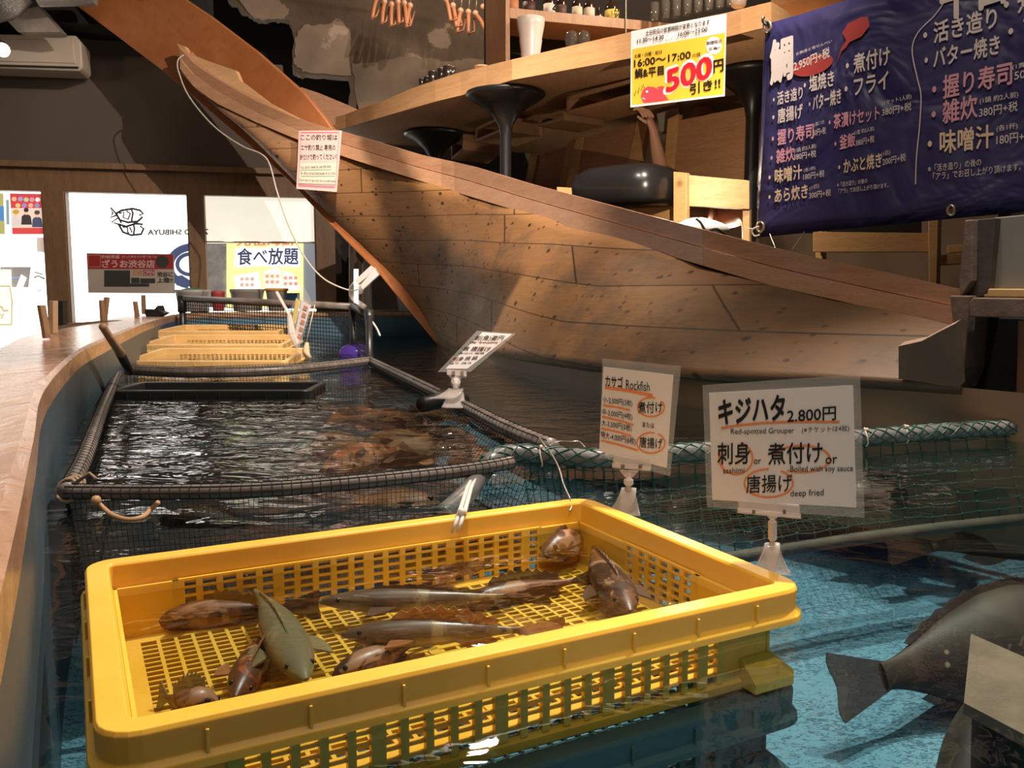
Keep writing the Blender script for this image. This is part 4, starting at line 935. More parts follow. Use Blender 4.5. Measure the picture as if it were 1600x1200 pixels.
# bench frames under the banner
t = thing('wooden_bench', 'low pine bench frame under the navy banner, beside the rusty post', 'bench', (1.6, 3.9, 0.38))
def fpart(nm, q, Ya, Yb, th=0.04, mt=None):
    p2 = vplane(q[0][0], Ya, q[1][0]+0.01, Yb); mb = MB(); slab(mb, [p2.R(*p) for p in q], -p2.n*th); part(nm, mb, mt or M_pine, t, bevel=0.003)
fpart('apron', [(1270, 362), (1452, 364), (1452, 394), (1270, 394)], 3.9, 3.6); fpart('leg', [(1450, 330), (1467, 330), (1464, 446), (1451, 446)], 3.58, 3.55)
fpart('stretcher', [(1466, 399), (1510, 395), (1510, 412), (1464, 415)], 3.56, 3.5); fpart('rail', [(1480, 383), (1512, 381), (1512, 393), (1480, 396)], 3.75, 3.7); fpart('leg', [(1272, 340), (1285, 340), (1285, 410), (1274, 408)], 3.95, 3.92)
fpart('backrest', [(1190, 340), (1440, 335), (1440, 364), (1190, 364)], 4.3, 4.1, 0.03, M_dark)
# white cloth bag under the chair
mb = MB(); c = P(1100, 356, 4.0); M_bag = mottled('white_cloth', (0.62, 0.56, 0.48), (0.76, 0.70, 0.60), 12, 0.8, 0.3)
rows = []
for i in range(9):
    v = i/8; r = []
    for k in range(17):
        a_ = 2*math.pi*k/16; rr = math.sin(math.pi*min(1, 0.12+v*0.80))*(1+0.08*math.sin(3*a_+v*4)); r.append(c+Vector((0.125*rr*math.cos(a_)-0.03*v, 0.09*rr*math.sin(a_), 0.095*v-0.05)))
    rows.append(r)
mb.surf(rows); bag = thing('cloth_bag', 'white cloth bag with dark strap on the floor below the chair', 'bag', (c.x, c.y, 0.55), None)
part('sack', mb, M_bag, bag, smooth=True)
mb = MB(); mb.tube(smooth_path([P(1088, 342, 3.88), P(1095, 348, 3.86), P(1103, 360, 3.85), P(1120, 358, 3.86), P(1133, 366, 3.88)], 4), 0.006, 6); part('strap', mb, M_black, bag, smooth=True)
for k, (x, y) in enumerate(((1086, 345), (1096, 343))): 
    pass
# ---- person behind the table
M_skin = mat('skin', (0.62, 0.34, 0.22), 0.5, sss=0.15); M_shirt = mat('dark_shirt', (0.02, 0.018, 0.02), 0.8); M_hair = mat('black_hair', (0.012, 0.009, 0.008), 0.5); M_apronw = mat('pale_cloth', (0.42, 0.36, 0.30), 0.8)
per = thing('person', 'person in dark clothes seen between chairs, forearm raised to the table', 'person', (1.0, 6.0, 0.38))
def skin_mesh(name, verts, edges, radii, mt, parent, sub=2, root=0):
    me = bpy.data.meshes.new(name); Mi = root_matrix(parent).inverted(); me.from_pydata([tuple(Mi@Vector(v)) for v in verts], edges, [])
    o = bpy.data.objects.new(name, me); COL.objects.link(o); o.parent = parent
    s_ = o.modifiers.new('skin', 'SKIN'); sv = me.skin_vertices[0].data
    for i, r in enumerate(radii):
        sv[i].radius = r if isinstance(r, tuple) else (r, r); sv[i].use_root = (i == root)
    m_ = o.modifiers.new('sub', 'SUBSURF'); m_.levels = sub; m_.render_levels = sub; s_.use_smooth_shade = True
    me.materials.append(mt); return o
el = P(1036, 285, 5.25); wr = P(1020, 200, 5.1); pm = P(1013, 183, 5.08); sh = P(1085, 215, 5.75); ch = P(1098, 225, 5.9); nk = ch+Vector((0, 0, 0.27)); hd = ch+Vector((-0.02, -0.05, 0.45)); pv = ch+Vector((0.05, 0.1, -0.5))
sh2 = sh+Vector((0.38, 0.15, 0)); el2 = sh2+Vector((0.05, -0.15, -0.28)); wr2 = el2+Vector((-0.1, -0.2, -0.1)); kn = pv+Vector((-0.15, -0.45, 0.02)); kn2 = pv+Vector((0.2, -0.45, 0.02)); ft = kn+Vector((0, 0, -0.40)); ft2 = kn2+Vector((0, 0, -0.40))
mid = lerp(wr, el, 0.45)
skin_mesh('body', [pv, ch, nk, hd, hd+Vector((0, 0, 0.10)), sh, el, mid, wr, pm, sh2, el2, wr2, kn, ft, kn2, ft2],
          [(0, 1), (1, 2), (2, 3), (3, 4), (1, 5), (5, 6), (6, 7), (7, 8), (8, 9), (1, 10), (10, 11), (11, 12), (0, 13), (13, 14), (0, 15), (15, 16)],
          [(0.15, 0.11), (0.17, 0.12), 0.055, (0.075, 0.09), (0.06, 0.07), 0.055, 0.046, 0.042, (0.022, 0.030), (0.018, 0.040), 0.055, 0.04, 0.025, 0.075, 0.04, 0.075, 0.04], M_skin, per)
fdir = (pm-wr).normalized(); sd = Vector((1, 0.1, 0)); 
for k, (off, ln_, dz) in enumerate(((-0.028, 0.060, 0.2), (-0.010, 0.070, 0.1), (0.009, 0.066, 0.0), (0.027, 0.052, -0.1))):
    a = pm+sd*off+fdir*0.015; b = a+fdir*ln_*0.5+Vector((-0.012, -0.01, 0)); c_ = b+Vector((-0.55, -0.2, 0.1+dz*0.2)).normalized()*ln_*0.45; d_ = c_+Vector((-0.3, 0, -0.8)).normalized()*ln_*0.3
    skin_mesh('finger', [a-fdir*0.02, a, b, c_, d_], [(0, 1), (1, 2), (2, 3), (3, 4)], [0.010, 0.010, 0.009, 0.008, 0.006], M_skin, per, 1)
skin_mesh('thumb', [wr+sd*0.01+fdir*0.02, wr+sd*-0.04+fdir*0.045, wr+sd*-0.065+fdir*0.075], [(0, 1), (1, 2)], [0.013, 0.011, 0.008], M_skin, per, 1)
skin_mesh('shirt', [pv, ch, ch+Vector((0, 0, 0.2)), sh, lerp(sh, el, 0.55), sh2, lerp(sh2, el2, 0.6)], [(0, 1), (1, 2), (1, 3), (3, 4), (1, 5), (5, 6)], [(0.18, 0.14), (0.20, 0.15), 0.09, 0.085, 0.065, 0.085, 0.06], M_shirt, per)
mb = MB(); mb.ball(hd+Vector((0, 0.02, 0.05)), 0.105, 16, 10, (0.95, 1.05, 1.1)); part('hair', mb, M_hair, per, smooth=True)
f0 = hd+Vector((0, -0.085, 0.0))
for s_ in (-1, 1):
    mb = MB(); mb.ball(f0+Vector((s_*0.03, 0, 0.02)), 0.011, 8, 6); part('eye', mb, M_eye, per, smooth=True)
mb = MB(); mb.tube([f0+Vector((0, 0, 0.02)), f0+Vector((0, -0.022, -0.015))], [0.006, 0.012], 6); part('nose', mb, M_skin, per, smooth=True)
mb = MB(); q = [P(1026, 178, 5.6), P(1060, 168, 5.6), P(1064, 200, 5.6), P(1032, 206, 5.6)]; mb.prism(q, (0.02, 0.1, 0)); part('apron_cloth', mb, M_apronw, per)
# ---- kitchen wall seen under the table
KP = vplane(560, 7.9, 1500, 8.6)
def kp(nm, q, mt, off=0.0, th=0.1, kind=None, lab=None, cat=None):
    mb = MB(); mb.prism([KP.R(x, y, off) for x, y in q], -KP.n*th); o = part(nm, mb, mt)
    if kind: o['kind'] = kind
    else: tag(o, lab, cat)
    return o
kp('wall_kitchen', [(560, 160), (1560, 60), (1560, 520), (560, 520)], mottled('kitchen_wall', (0.20, 0.14, 0.09), (0.30, 0.21, 0.14), 1.5, 0.8, 0.1), 0, 0.08, 'structure')
kp('wall_panel', [(1156, 133), (1182, 128), (1182, 166), (1156, 170)], mat('warm_lit_panel', (0.75, 0.55, 0.33), 0.7), 0.05, 0.02, None, 'small warm lit yellow panel on the wall between table and banner', 'panel')
kp('cupboard', [(838, 232), (893, 210), (893, 320), (838, 320)], mat('grey_metal_door', (0.22, 0.20, 0.18), 0.5), 0.25, 0.1, None, 'grey kitchen cupboard behind the far left chair', 'cupboard')
kp('cupboard', [(905, 205), (1000, 175), (1000, 320), (905, 320)], mat('pale_metal_door', (0.33, 0.27, 0.21), 0.5), 0.25, 0.1, None, 'pale kitchen cupboard behind the chair left of the person', 'cupboard')
kp('cupboard', [(560, 225), (820, 215), (820, 330), (560, 330)], M_dark, 0.3, 0.2, None, 'dark low cupboard behind the two left table pedestals', 'cupboard')

# ---- shelf with bottles at the top right
M_shelf = wood('shelf_wood', (0.30, 0.16, 0.08), (0.40, 0.22, 0.11), (4, 4, 1), 3, 0.45)
SP = vplane(790, 6.1, 1200, 6.9); SI = SP.n*-1
sh_ = thing('wall_shelf', 'open wooden shelf holding bottles above the curved table', 'shelf', (0.9, 6.8, 1.6))
mb = MB(); q = [SP.R(796, 12), SP.R(1210, 52), SP.R(1210, 66), SP.R(796, 28)]; mb.prism(q, SI*0.40); part('board', mb, M_shelf, sh_)
mb = MB(); q = [SP.R(790, -60), SP.R(796, -60), SP.R(797, 102), SP.R(790, 102)]; mb.prism(q, SI*0.42); part('side_panel', mb, M_shelf, sh_)
mb = MB(); q = [SP.R(790, 110), SP.R(1210, 130), SP.R(1210, 146), SP.R(790, 126)]; mb.prism(q, SI*0.42); part('board', mb, M_shelf, sh_)
mb = MB(); q = [SP.R(790, -70), SP.R(1300, -30), SP.R(1300, 150), SP.R(790, 150)]; mb.prism([p+SI*0.42 for p in q], SI*0.04); part('back_panel', mb, M_dark, sh_)
mb = MB(); mb.tube([SP.R(978, -30, 0.01), SP.R(978, 60, 0.01)], 0.004, 6); part('glass_edge', mb, mat('pale_glass_edge', (0.45, 0.45, 0.40), 0.2), sh_)
def bottle_at(xc, ybase, wpx, label_col, label, glassc=(0.03, 0.015, 0.01), hh=0.30, big=True):
    k = 6.3/F_PX; base = SP.R(xc, ybase)+SI*0.10; r = wpx*k*0.5*1.05
    t = thing('bottle', label, 'bottle', base, 'bottles standing on the wall shelf')
    mb = MB(); mb.lathe(base, [(r*0.9, 0), (r, 0.01), (r, hh*0.58), (r*0.9, hh*0.66), (r*0.35, hh*0.80), (r*0.32, hh*0.98), (r*0.36, hh)], 20); part('glass_body', mb, mat('bottle_glass', glassc, 0.12), t, smooth=True)
    mb = MB(); mb.lathe(base, [(r*1.02, hh*0.10), (r*1.02, hh*0.50)], 20); part('paper_label', mb, mat('bottle_label', label_col, 0.6), t, smooth=True)
    mb = MB(); mb.lathe(base, [(r*0.38, hh*0.93), (r*0.38, hh*1.03)], 12); part('cap', mb, M_iron, t)
    return t
for xc, w, colr, lab in [(809, 17, (0.42, 0.17, 0.07), 'dark bottle with orange label, leftmost on the shelf'),
    (835, 18, (0.06, 0.02, 0.015), 'dark bottle with dark red label, second from the left on the shelf'),
    (867, 17, (0.62, 0.55, 0.47), 'bottle with white label and bold black brush mark'),
    (886, 15, (0.10, 0.05, 0.04), 'dark bottle with black label beside the brush marked bottle'),
    (911, 15, (0.58, 0.47, 0.34), 'bottle with plain cream label, left one of two alike'),
    (930, 16, (0.60, 0.50, 0.38), 'bottle with plain cream label, right one of two alike'),
    (945, 12, (0.52, 0.40, 0.32), 'short pale bottle just left of the yellow labelled bottle'),
    (966, 21, (0.62, 0.47, 0.10), 'bottle with yellow label and black writing, rightmost on the shelf')]:
    yb = 12+(xc-796)*40/414+7; b = bottle_at(xc, yb, w, colr, lab, hh=0.22 if 'short' not in lab else 0.12)
    if 'brush' in lab and 'beside' not in lab or 'yellow label and' in lab:
        pl = Plane(SP.R(xc, yb)+SI*0.02, SP.R(xc, yb)+SI*0.02+Vector((1, 0, 0)), SP.R(xc, yb)+SI*0.02+Vector((0, 0, 1))); mb = MB()
        if 'yellow' in lab: text_on(mb, pl, '山', xc-5, yb-17, xc+5, yb-17, 9, 0.03); text_on(mb, pl, '吹', xc-5, yb-6, xc+5, yb-6, 9, 0.03)
        else: line_on(mb, pl, [(xc-2, yb-22), (xc+2, yb-18), (xc-3, yb-12), (xc+5, yb-9)], 4)
        part('brush_writing', mb, M_black, b)
# stacked white cups, wine glasses
mb = MB(); base = P(829, 108, 6.1); k = 5.9/F_PX; r = 22*k
mb.lathe(base, [(r*0.55, 0), (r*0.62, 0.02), (r*0.72, 0.10), (r*0.70, 0.11), (r*0.82, 0.19), (r*0.80, 0.20), (r*0.98, 0.29), (r*1.0, 0.335), (r*0.93, 0.335), (r*0.9, 0.30)], 28)
solo('cup_stack', mb, mat('white_ceramic', (0.60, 0.50, 0.45), 0.25), 'stack of glossy white cups behind the table edge', 'cups', smooth=True)
M_gl2 = mat('drinking_glass', (0.10, 0.085, 0.07), 0.05, alpha=0.55)
for i, x in enumerate((893, 912)):
    c = P(x, 62, 5.9); mb = MB(); k = 5.9/F_PX
    mb.lathe(c, [(0.003, 0.06), (8*k, 0.045), (10*k, 0.0), (8*k, -0.05), (3*k, -0.08), (1.5*k, -0.16)], 16)
    solo('wine_glass', mb, M_gl2, ('left' if i == 0 else 'right')+' one of two dark wine glasses right of the white cup stack', 'glass', 'wine glasses by the cup stack', smooth=True)
for i in range(8):
    x = 1022+i*17; y = 34-i*3.4; c = P(x, y, 6.4); mb = MB(); k = 6.4/F_PX
    mb.lathe(c, [(5.5*k, 0), (6.2*k, 0.005), (6.6*k, 0.13)], 14); mb.tube([c+Vector((6.0*k, -0.01, 0)), c+Vector((6.4*k, -0.01, 0.12))], 0.002, 4)
    solo('tumbler', mb, M_gl2, 'dim tall tumbler in the dark row above the yellow poster', 'glass', 'row of tumblers above the yellow poster', smooth=True)
mb = MB(); c = P(1154, 12, 4.9); k = 5.3/F_PX; mb.lathe(c, [(7*k, 0), (10*k, 0.01), (11*k, 0.045), (10*k, 0.045)], 18); cu = solo('small_cup', mb, mat('cream_ceramic', (0.62, 0.52, 0.42), 0.3), 'small cream cup on the table edge left of the navy banner', 'cup', smooth=True)
for i, (x, yb, hp, w) in enumerate([(659, 133, 9, 4.5), (667, 130, 9, 4.5), (676, 129, 16, 6.5), (690, 125, 16, 6.5), (700, 122, 17, 7), (707, 119, 13, 4.5)]):
    b = Pz(x, yb, TZ+0.11) if False else P(x, yb, Pz(x, interp(tbot, x), TZ).y+0.10+0.03*(i % 2)); k = b.y/F_PX; mb = MB()
    t = thing('steel_cup', 'small steel cup on the table, %s in the row' % ['first from the left, short', 'second from the left, short', 'third from the left, tall', 'fourth from the left, tall', 'fifth from the left, tallest', 'last on the right, narrow'][i], 'cup', b, 'small cups on the curved table')
    mb.lathe(b, [(w*k*0.85, 0), (w*k, 0.004), (w*k, hp*k), (w*k*0.9, hp*k), (w*k*0.85, hp*k*0.5), (0.0001, hp*k*0.4)], 14); part('cup_body', mb, mat('dull_steel', (0.09, 0.075, 0.06), 0.25, metal=0.8), t, smooth=True)
    mb = MB(); mb.tube([b+Vector((w*k*math.cos(q*math.pi/6), w*k*math.sin(q*math.pi/6), hp*k)) for q in range(12)], 0.0016, 4, closed=True); part('cup_rim', mb, mat('bright_steel', (0.5, 0.42, 0.34), 0.2, metal=0.9), t, smooth=True)
mb = MB(); c = P(752, 107, 5.75); mb.lathe(c, [(0.03, 0), (0.045, 0.006), (0.05, 0.014)], 16); solo('small_dish', mb, mat('pale_dish', (0.6, 0.42, 0.28), 0.4), 'small pale dish on the table right of the steel cups', 'dish')

# ---- clothes hangers on the concrete wall
M_hang = mat('hanger_wood', (0.48, 0.20, 0.10), 0.35)
hang0 = None
def hanger(x, y, lean, w, lab, grp, Y=7.3):
    t = thing('clothes_hanger', lab, 'hanger', P(x, y, Y), grp); c = P(x, y, Y); k = Y/F_PX
    mb = MB(); a = c+Vector((-w*k*0.25, -0.05, 0)); pts = [c+Vector((0, 0, 0)), c+Vector((lean*k*0.5, -0.06, -14*k)), c+Vector((lean*k, -0.10, -36*k))]
    mb.tube(smooth_path(pts, 4), [0.030*0.5]*9 if False else 0.017, 8); part('shoulder_bar', mb, M_hang, t, smooth=True)
    mb = MB(); mb.ball(c+Vector((0, -0.02, 0.0)), 0.026, 10, 6); part('shoulder_end', mb, mat('pale_hanger_end', (0.60, 0.34, 0.22), 0.3), t, smooth=True)
    mb = MB(); e = pts[-1]; mb.tube([e, e+Vector((w*k*0.4, -0.01, 3*k)), c+Vector((w*k*0.35, 0.05, -4*k))], 0.007, 6); part('trouser_bar', mb, M_hang, t, smooth=True)
    mb = MB(); mb.tube([c+Vector((0, 0.0, 0)), c+Vector((0.01, 0.02, 0.12)), c+Vector((0.03, 0.03, 0.22))], 0.0035, 5); part('hook', mb, M_wire, t, smooth=True)
ord_ = ['first', 'second', 'third', 'fourth', 'fifth', 'sixth', 'seventh']
for i, (x, y, l) in enumerate([(590, -4, -6), (601, 4, -2), (612, 8, 1), (622, 4, 3), (632, 6, 5), (641, 10, -4)]):
    hanger(x, y, l, 16, 'brown wooden hanger in the left bunch, %s from the left' % ord_[i], 'left bunch of wooden hangers')
for i, (x, y, l) in enumerate([(697, 0, 8), (708, 10, 6), (720, 18, -4), (732, 20, 1), (743, 22, 18), (755, 12, 30)]):
    hanger(x, y, l, 22, 'brown wooden hanger in the right bunch, %s from the left' % ord_[i], 'right bunch of wooden hangers')
mb = MB(); mb.tube([P(570, -34, 7.35), P(800, -26, 7.3)], 0.012, 8); solo('hanger_rail', mb, M_iron, 'dark rail above the frame holding both bunches of hangers', 'rail')

# ---- air conditioner, duct, lamp at top left
M_ac = mat('aged_white_plastic', (0.42, 0.34, 0.27), 0.5)
AP = Plane(W0+NW*0.32, W0+NW*0.32+EW, W0+NW*0.32+Vector((0, 0, 1)))
ac = thing('air_conditioner', 'long cream wall air conditioner at the upper left', 'air conditioner', AP.R(60, 110))
mb = MB(); q = [AP.R(-60, 52), AP.R(118, 55), AP.R(127, 66), AP.R(129, 106), AP.R(124, 111), AP.R(-60, 104)]; mb.prism(q, -NW*0.26); part('casing', mb, M_ac, ac, bevel=0.012)
mb = MB(); q = [AP.R(-60, 60, 0.01), AP.R(114, 62, 0.01), AP.R(118, 99, 0.01), AP.R(-60, 94, 0.01)]; mb.prism(q, -NW*0.02); part('front_panel', mb, M_ac, ac, bevel=0.006)
mb = MB(); q = [AP.R(-60, 99, 0.012), AP.R(122, 104, 0.012), AP.R(122, 107, 0.012), AP.R(-60, 102, 0.012)]; mb.prism(q, -NW*0.01); part('air_outlet', mb, M_dark, ac)
M_foil = mat('silver_foil', (0.45, 0.42, 0.40), 0.28, metal=0.9); NT(M_foil).bump(NT(M_foil).noise(None, 30, 4), 0.8, 0.02)
mb = MB(); pts = smooth_path([P(-40, 20, 6.3), P(10, 6, 6.2), P(30, -14, 6.2)], 6); mb.tube(pts, 0.10, 16)
solo('foil_duct', mb, M_foil, 'crumpled silver foil duct above the air conditioner', 'duct', smooth=True)
mb = MB(); mb.tube([P(60, -6, 6.1), P(148, -8, 6.15)], 0.07, 12); solo('flexible_duct', mb, M_foil, 'silver flexible duct at the very top left edge', 'duct')
mb = MB(); q = [P(2, 22, 6.25), P(60, 10, 6.25), P(95, 50, 6.25), P(28, 50, 6.25)]; mb.prism(q, (0, 0.1, 0)); solo('duct_box', mb, mottled('dusty_grey_metal', (0.16, 0.13, 0.11), (0.24, 0.20, 0.17), 8, 0.5, 0.2), 'dusty grey box between the foil duct and air conditioner', 'box')
lt = thing('ceiling_spotlight', 'glaring bare spotlight at the left picture edge', 'lamp', P(4, 78, 6.0))
mb = MB(); mb.ball(P(4, 78, 6.0), 0.045, 14, 8); part('bulb', mb, mat('glowing_bulb', (1, 1, 1), 0.3, emit=(1, 0.86, 0.68), estr=40), lt, smooth=True)
mb = MB(); mb.tube([P(4, 78, 6.0)+Vector((-0.02, 0.02, 0.02)), P(-30, 60, 6.05)], 0.05, 12); part('lamp_housing', mb, M_iron, lt, smooth=True)
# rope from the bow tip
M_rope = mat('white_cord', (0.50, 0.43, 0.36), 0.7)
mb = MB(); rp_ = [P(287, 86, 6.02), P(278, 94, 6.0), P(279, 112, 6.0), P(296, 152, 6.0), P(335, 198, 6.0), P(378, 228, 6.0), P(407, 240, 5.95), P(421, 256, 5.9), P(433, 300, 5.7), P(450, 350, 5.5), P(475, 400, 5.3), P(505, 435, 5.15), P(543, 453, 5.05), P(560, 452, 5.0)]
mb.tube(smooth_path(rp_, 6), 0.0052, 6); solo('mooring_cord', mb, M_rope, 'thin white cord hanging from the boat bow tip to the rear pipe', 'rope', smooth=True)
mb = MB(); mb.tube(smooth_path([P(578, 498, 4.74), P(588, 512, 4.72), P(594, 525, 4.7)], 4), 0.006, 6); solo('cord_end', mb, M_rope, 'short white cord hanging from the rear black corner post', 'rope', smooth=True)
# unseen brace above the frame, added to cast the slanting shadow on the hull
mb = MB(); mb.bar(Vector((-0.145, 2.90, 2.35)), Vector((-0.43, 3.39, 2.63)), 0.045, 0.045); mb.tube([Vector((-0.43, 3.39, 2.63)), Vector((-0.43, 3.39, 3.57))], 0.008, 6)
solo('shadow_brace', mb, M_dark, 'added unseen brace above the frame, casting a slanting shadow on the hull', 'beam')
# ================================================================ price cards on acrylic clips
M_paper = mat('white_paper', (0.80, 0.72, 0.68), 0.6); M_ink = mat('black_ink', (0.012, 0.010, 0.010), 0.5); M_oran = mat('orange_marker', (0.85, 0.25, 0.08), 0.6)
M_lam = mat('clear_laminate', (0.75, 0.70, 0.66), 0.12, alpha=0.16); M_acr = mat('clear_acrylic', (0.86, 0.74, 0.66), 0.08, alpha=0.38, coat=0.5)
def card(t, pl, lam, paper, th=0.0006):
    mb = MB(); mb.prism([pl.R(x, y, 0) for x, y in lam], -pl.n*th); part('laminate', mb, M_lam, t)
    mb = MB(); mb.prism([pl.R(x, y, 0.0006) for x, y in paper], -pl.n*0.0003); part('paper', mb, M_paper, t)
def clip(t, pl, hx0, hx1, hy0, hy1, jx, jy0, jy1, cx0, cy0, cx1, cy1):
    k = (pl.R(jx+1, jy0)-pl.R(jx, jy0)).length; n = pl.n
    mb = MB(); q = [pl.R(hx0, hy0, 0.006), pl.R(hx1, hy0+(hx1-hx0)*0.10, 0.006), pl.R(hx1, hy1+(hx1-hx0)*0.10, 0.006), pl.R(hx0, hy1, 0.006)]
    mb.prism(q, -n*0.012); q2 = [pl.R(hx0-2, hy1-6, 0.010), pl.R(hx1+2, hy1-6+(hx1-hx0)*0.10, 0.010), pl.R(hx1+2, hy1+(hx1-hx0)*0.10+2, 0.010), pl.R(hx0-2, hy1+2, 0.010)]; mb.prism(q2, -n*0.004)
    hol = part('holder', mb, M_acr, t, bevel=0.0008)
    mb = MB(); 
    for f_ in (0.22, 0.72): x = hx0+(hx1-hx0)*f_; mb.prism([pl.R(x, hy1-3, 0.0115), pl.R(x+5, hy1-3, 0.0115), pl.R(x+5, hy1+3, 0.0115), pl.R(x, hy1+3, 0.0115)], -n*0.002)
    part('pivot_pin', mb, mat('smoky_pin', (0.22, 0.14, 0.10), 0.3), hol)
    mb = MB(); mb.prism([pl.R(jx-14, jy0, 0.004), pl.R(jx+14, jy0+2, 0.004), pl.R(jx+5, jy0+11, 0.004), pl.R(jx-5, jy0+11, 0.004)], -n*0.006); mb.tube([pl.R(jx, jy0+4), pl.R(jx, jy1+4)], 4.0*k, 8); part('neck', mb, M_acr, t)
    mb = MB(); mb.tube([pl.R(jx, jy0+12), pl.R(jx, jy0+15), pl.R(jx, jy1-6), pl.R(jx, jy1-3)], [4*k, 7.0*k, 7.0*k, 4*k], 8); part('joint', mb, mat('milky_joint', (0.75, 0.62, 0.54), 0.3, alpha=0.85), t)
    for sgn, x1 in ((1, cx0), (-1, cx1)):          # two curved jaws
        mb = MB(); rows = []; w0, w1 = 11*k, 17*k
        for i in range(9):
            v = i/8; px_ = jx+(x1-jx)*(v**1.6); py_ = jy1+(cy1-jy1)*v if sgn > 0 else jy1+6+(cy0-jy1)*v
            c = pl.R(px_, py_, 0.014*sgn*(math.sin(v*math.pi)*0.5+0.35*v)); w = lerp(w0, w1, v)
            s_ = (pl.R(jx+10, jy0)-pl.R(jx, jy0)).normalized(); rows.append([c-s_*w, c-s_*w*0.6-n*0.002, c+s_*w*0.6-n*0.002, c+s_*w])
        mb.surf(rows); o = part('jaw', mb, M_acr, t, smooth=True); q = o.modifiers.new('s', 'SOLIDIFY'); q.thickness = 0.0022
# --- rockfish card
pA = vplane(938, 1.36, 1055, 1.29)
cA = thing('price_card', 'white handwritten rockfish price card with four priced sizes, on the back rim', 'sign', pA.R(965, 812), 'handwritten price cards on clear clips')
card(cA, pA, [(941, 560), (1064, 572), (1047, 744), (937, 714)], [(943, 573), (1052, 586), (1041.5, 731), (936, 705)])
mb = MB(); ink = lambda *a, **k: text_on(mb, pA, *a, off=0.0016, **k)
ink('カサゴ', 946, 603, 973, 606, 17, bold=0.03); ink('Rockfish', 978, 608, 1015, 612, 15, bold=0.0)
for s_, x0, y0, x1, y1, h_ in [('小-2,500円(3枚)', 942, 631, 988, 637, 12), ('中-3,000円(4枚)', 941, 650, 988, 658, 12), ('大-3,500円(5枚)', 940, 667, 987, 676, 12), ('特大-4,000円(6枚)', 939, 686, 993, 697, 13)]: ink(s_, x0, y0, x1, y1, h_, bold=0.008)
ink('煮付け', 997, 646, 1035, 645, 18, bold=0.02); ink('または', 1004, 667, 1022, 669, 8); ink('唐揚げ', 999, 699, 1035, 702, 17, bold=0.012); part('ink_writing', mb, M_ink, cA)
mb = MB()
for a, b, w in [((945, 605), (1020, 618), 4), ((942, 633), (984, 641), 2.5), ((941, 651), (990, 664), 2.5), ((939, 669), (986, 681), 2.5), ((939, 688), (997, 704), 2.5)]: line_on(mb, pA, [a, ((a[0]+b[0])/2, (a[1]+b[1])/2-1), b], w, 0.0012)
line_on(mb, pA, ell(1017, 636, 21, 15, -40, 290), 2.2, 0.0012); line_on(mb, pA, ell(1017, 692, 22, 16, -60, 285), 2.2, 0.0012); part('orange_marking', mb, M_oran, cA)
clip(cA, pA, 958, 1013, 712, 729, 982, 735, 762, 958, 800, 984, 812)
# --- grouper card
pB = vplane(1100, 1.045, 1350, 1.005)
cB = thing('price_card', 'large white handwritten red-spotted grouper price card, 2.800 yen, on the right rim', 'sign', pB.R(1195, 905), 'handwritten price cards on clear clips')
card(cB, pB, [(1097.5, 602), (1344, 585), (1351, 809), (1104.5, 792)], [(1108, 614), (1333, 602), (1338, 793), (1113, 781)])
mb = MB(); ink = lambda *a, **k: text_on(mb, pB, *a, off=0.0016, **k)
ink('キジハタ', 1123, 663, 1226, 655, 38, bold=0.05); ink('2.800円', 1230, 661, 1306, 656, 21, bold=0.02)
ink('Red-spotted Grouper', 1142, 681, 1241, 679, 11, bold=-0.004); ink('(※チケットは4枚)', 1253, 678, 1327, 675, 11, bold=0.0)
ink('刺身', 1121, 726, 1172, 725, 34, bold=0.02); ink('sashimi', 1130, 740, 1163, 739, 9, bold=0.0); ink('or', 1178, 725, 1189, 725, 7)
ink('煮付け', 1200, 726, 1285, 723, 33, bold=0.02); ink('or', 1290, 725, 1308, 724, 10); ink('Boiled with soy sauce', 1235, 740, 1333, 739, 12, bold=-0.002)
ink('唐揚げ', 1166, 771, 1238, 768, 28, bold=0.01); ink('deep fried', 1235, 779, 1287, 777, 13, bold=-0.002); part('ink_writing', mb, M_ink, cB)
mb = MB(); line_on(mb, pB, [(1127, 669), (1150, 665), (1190, 661), (1240, 659), (1312, 659)], 3.5, 0.0012)
line_on(mb, pB, ell(1150, 716, 26, 25, -75, 230), 3, 0.0012); line_on(mb, pB, ell(1252, 717, 45, 21, -170, 120), 3, 0.0012); line_on(mb, pB, ell(1201, 755, 38, 22, -60, 270), 3, 0.0012); part('orange_marking', mb, M_oran, cB)
clip(cB, pB, 1154, 1250, 782, 800, 1207, 800, 848, 1186, 893, 1221, 908)
# --- sign on the pen pipe, leaning back
a, b, c = P(684, 581, 2.70), P(735, 581, 2.66), P(745, 517, 2.98); pC = Plane(a, b, c)
cC = thing('price_card', 'bright white price card leaning over the right pipe of the dark net pen', 'sign', Pz(692, 624, 0.03), 'handwritten price cards on clear clips')
card(cC, pC, [(745, 517), (806, 521), (735, 581), (684, 581)], [(754, 519), (800, 522), (730, 576), (696, 576)])
mb = MB()
for s_, x0, y0, x1, y1, h_ in [('刺(角)姿円', 739, 533, 784, 533, 9), ('造 500円', 733, 536, 776, 537, 2.5), ('煮 唐揚げ', 722, 548, 764, 549, 7), ('煮付け 塩焼', 716, 553, 756, 553, 2.5), ('刺身 焼 鍋', 706, 564, 744, 562, 6), ('造り 焼き', 701, 569, 736, 568, 2.5)]: text_on(mb, pC, s_, x0, y0, x1, y1, h_, 0.02, 0.003, 0.6)
part('ink_writing', mb, M_ink, cC)
mb = MB(); line_on(mb, pC, [(738, 534), (782, 534)], 1.2, 0.003); line_on(mb, pC, ell(753, 545, 12, 4, 0, 330), 0.8, 0.003); line_on(mb, pC, ell(712, 561, 7, 4, 0, 330), 0.8, 0.003); part('orange_marking', mb, M_oran, cC)
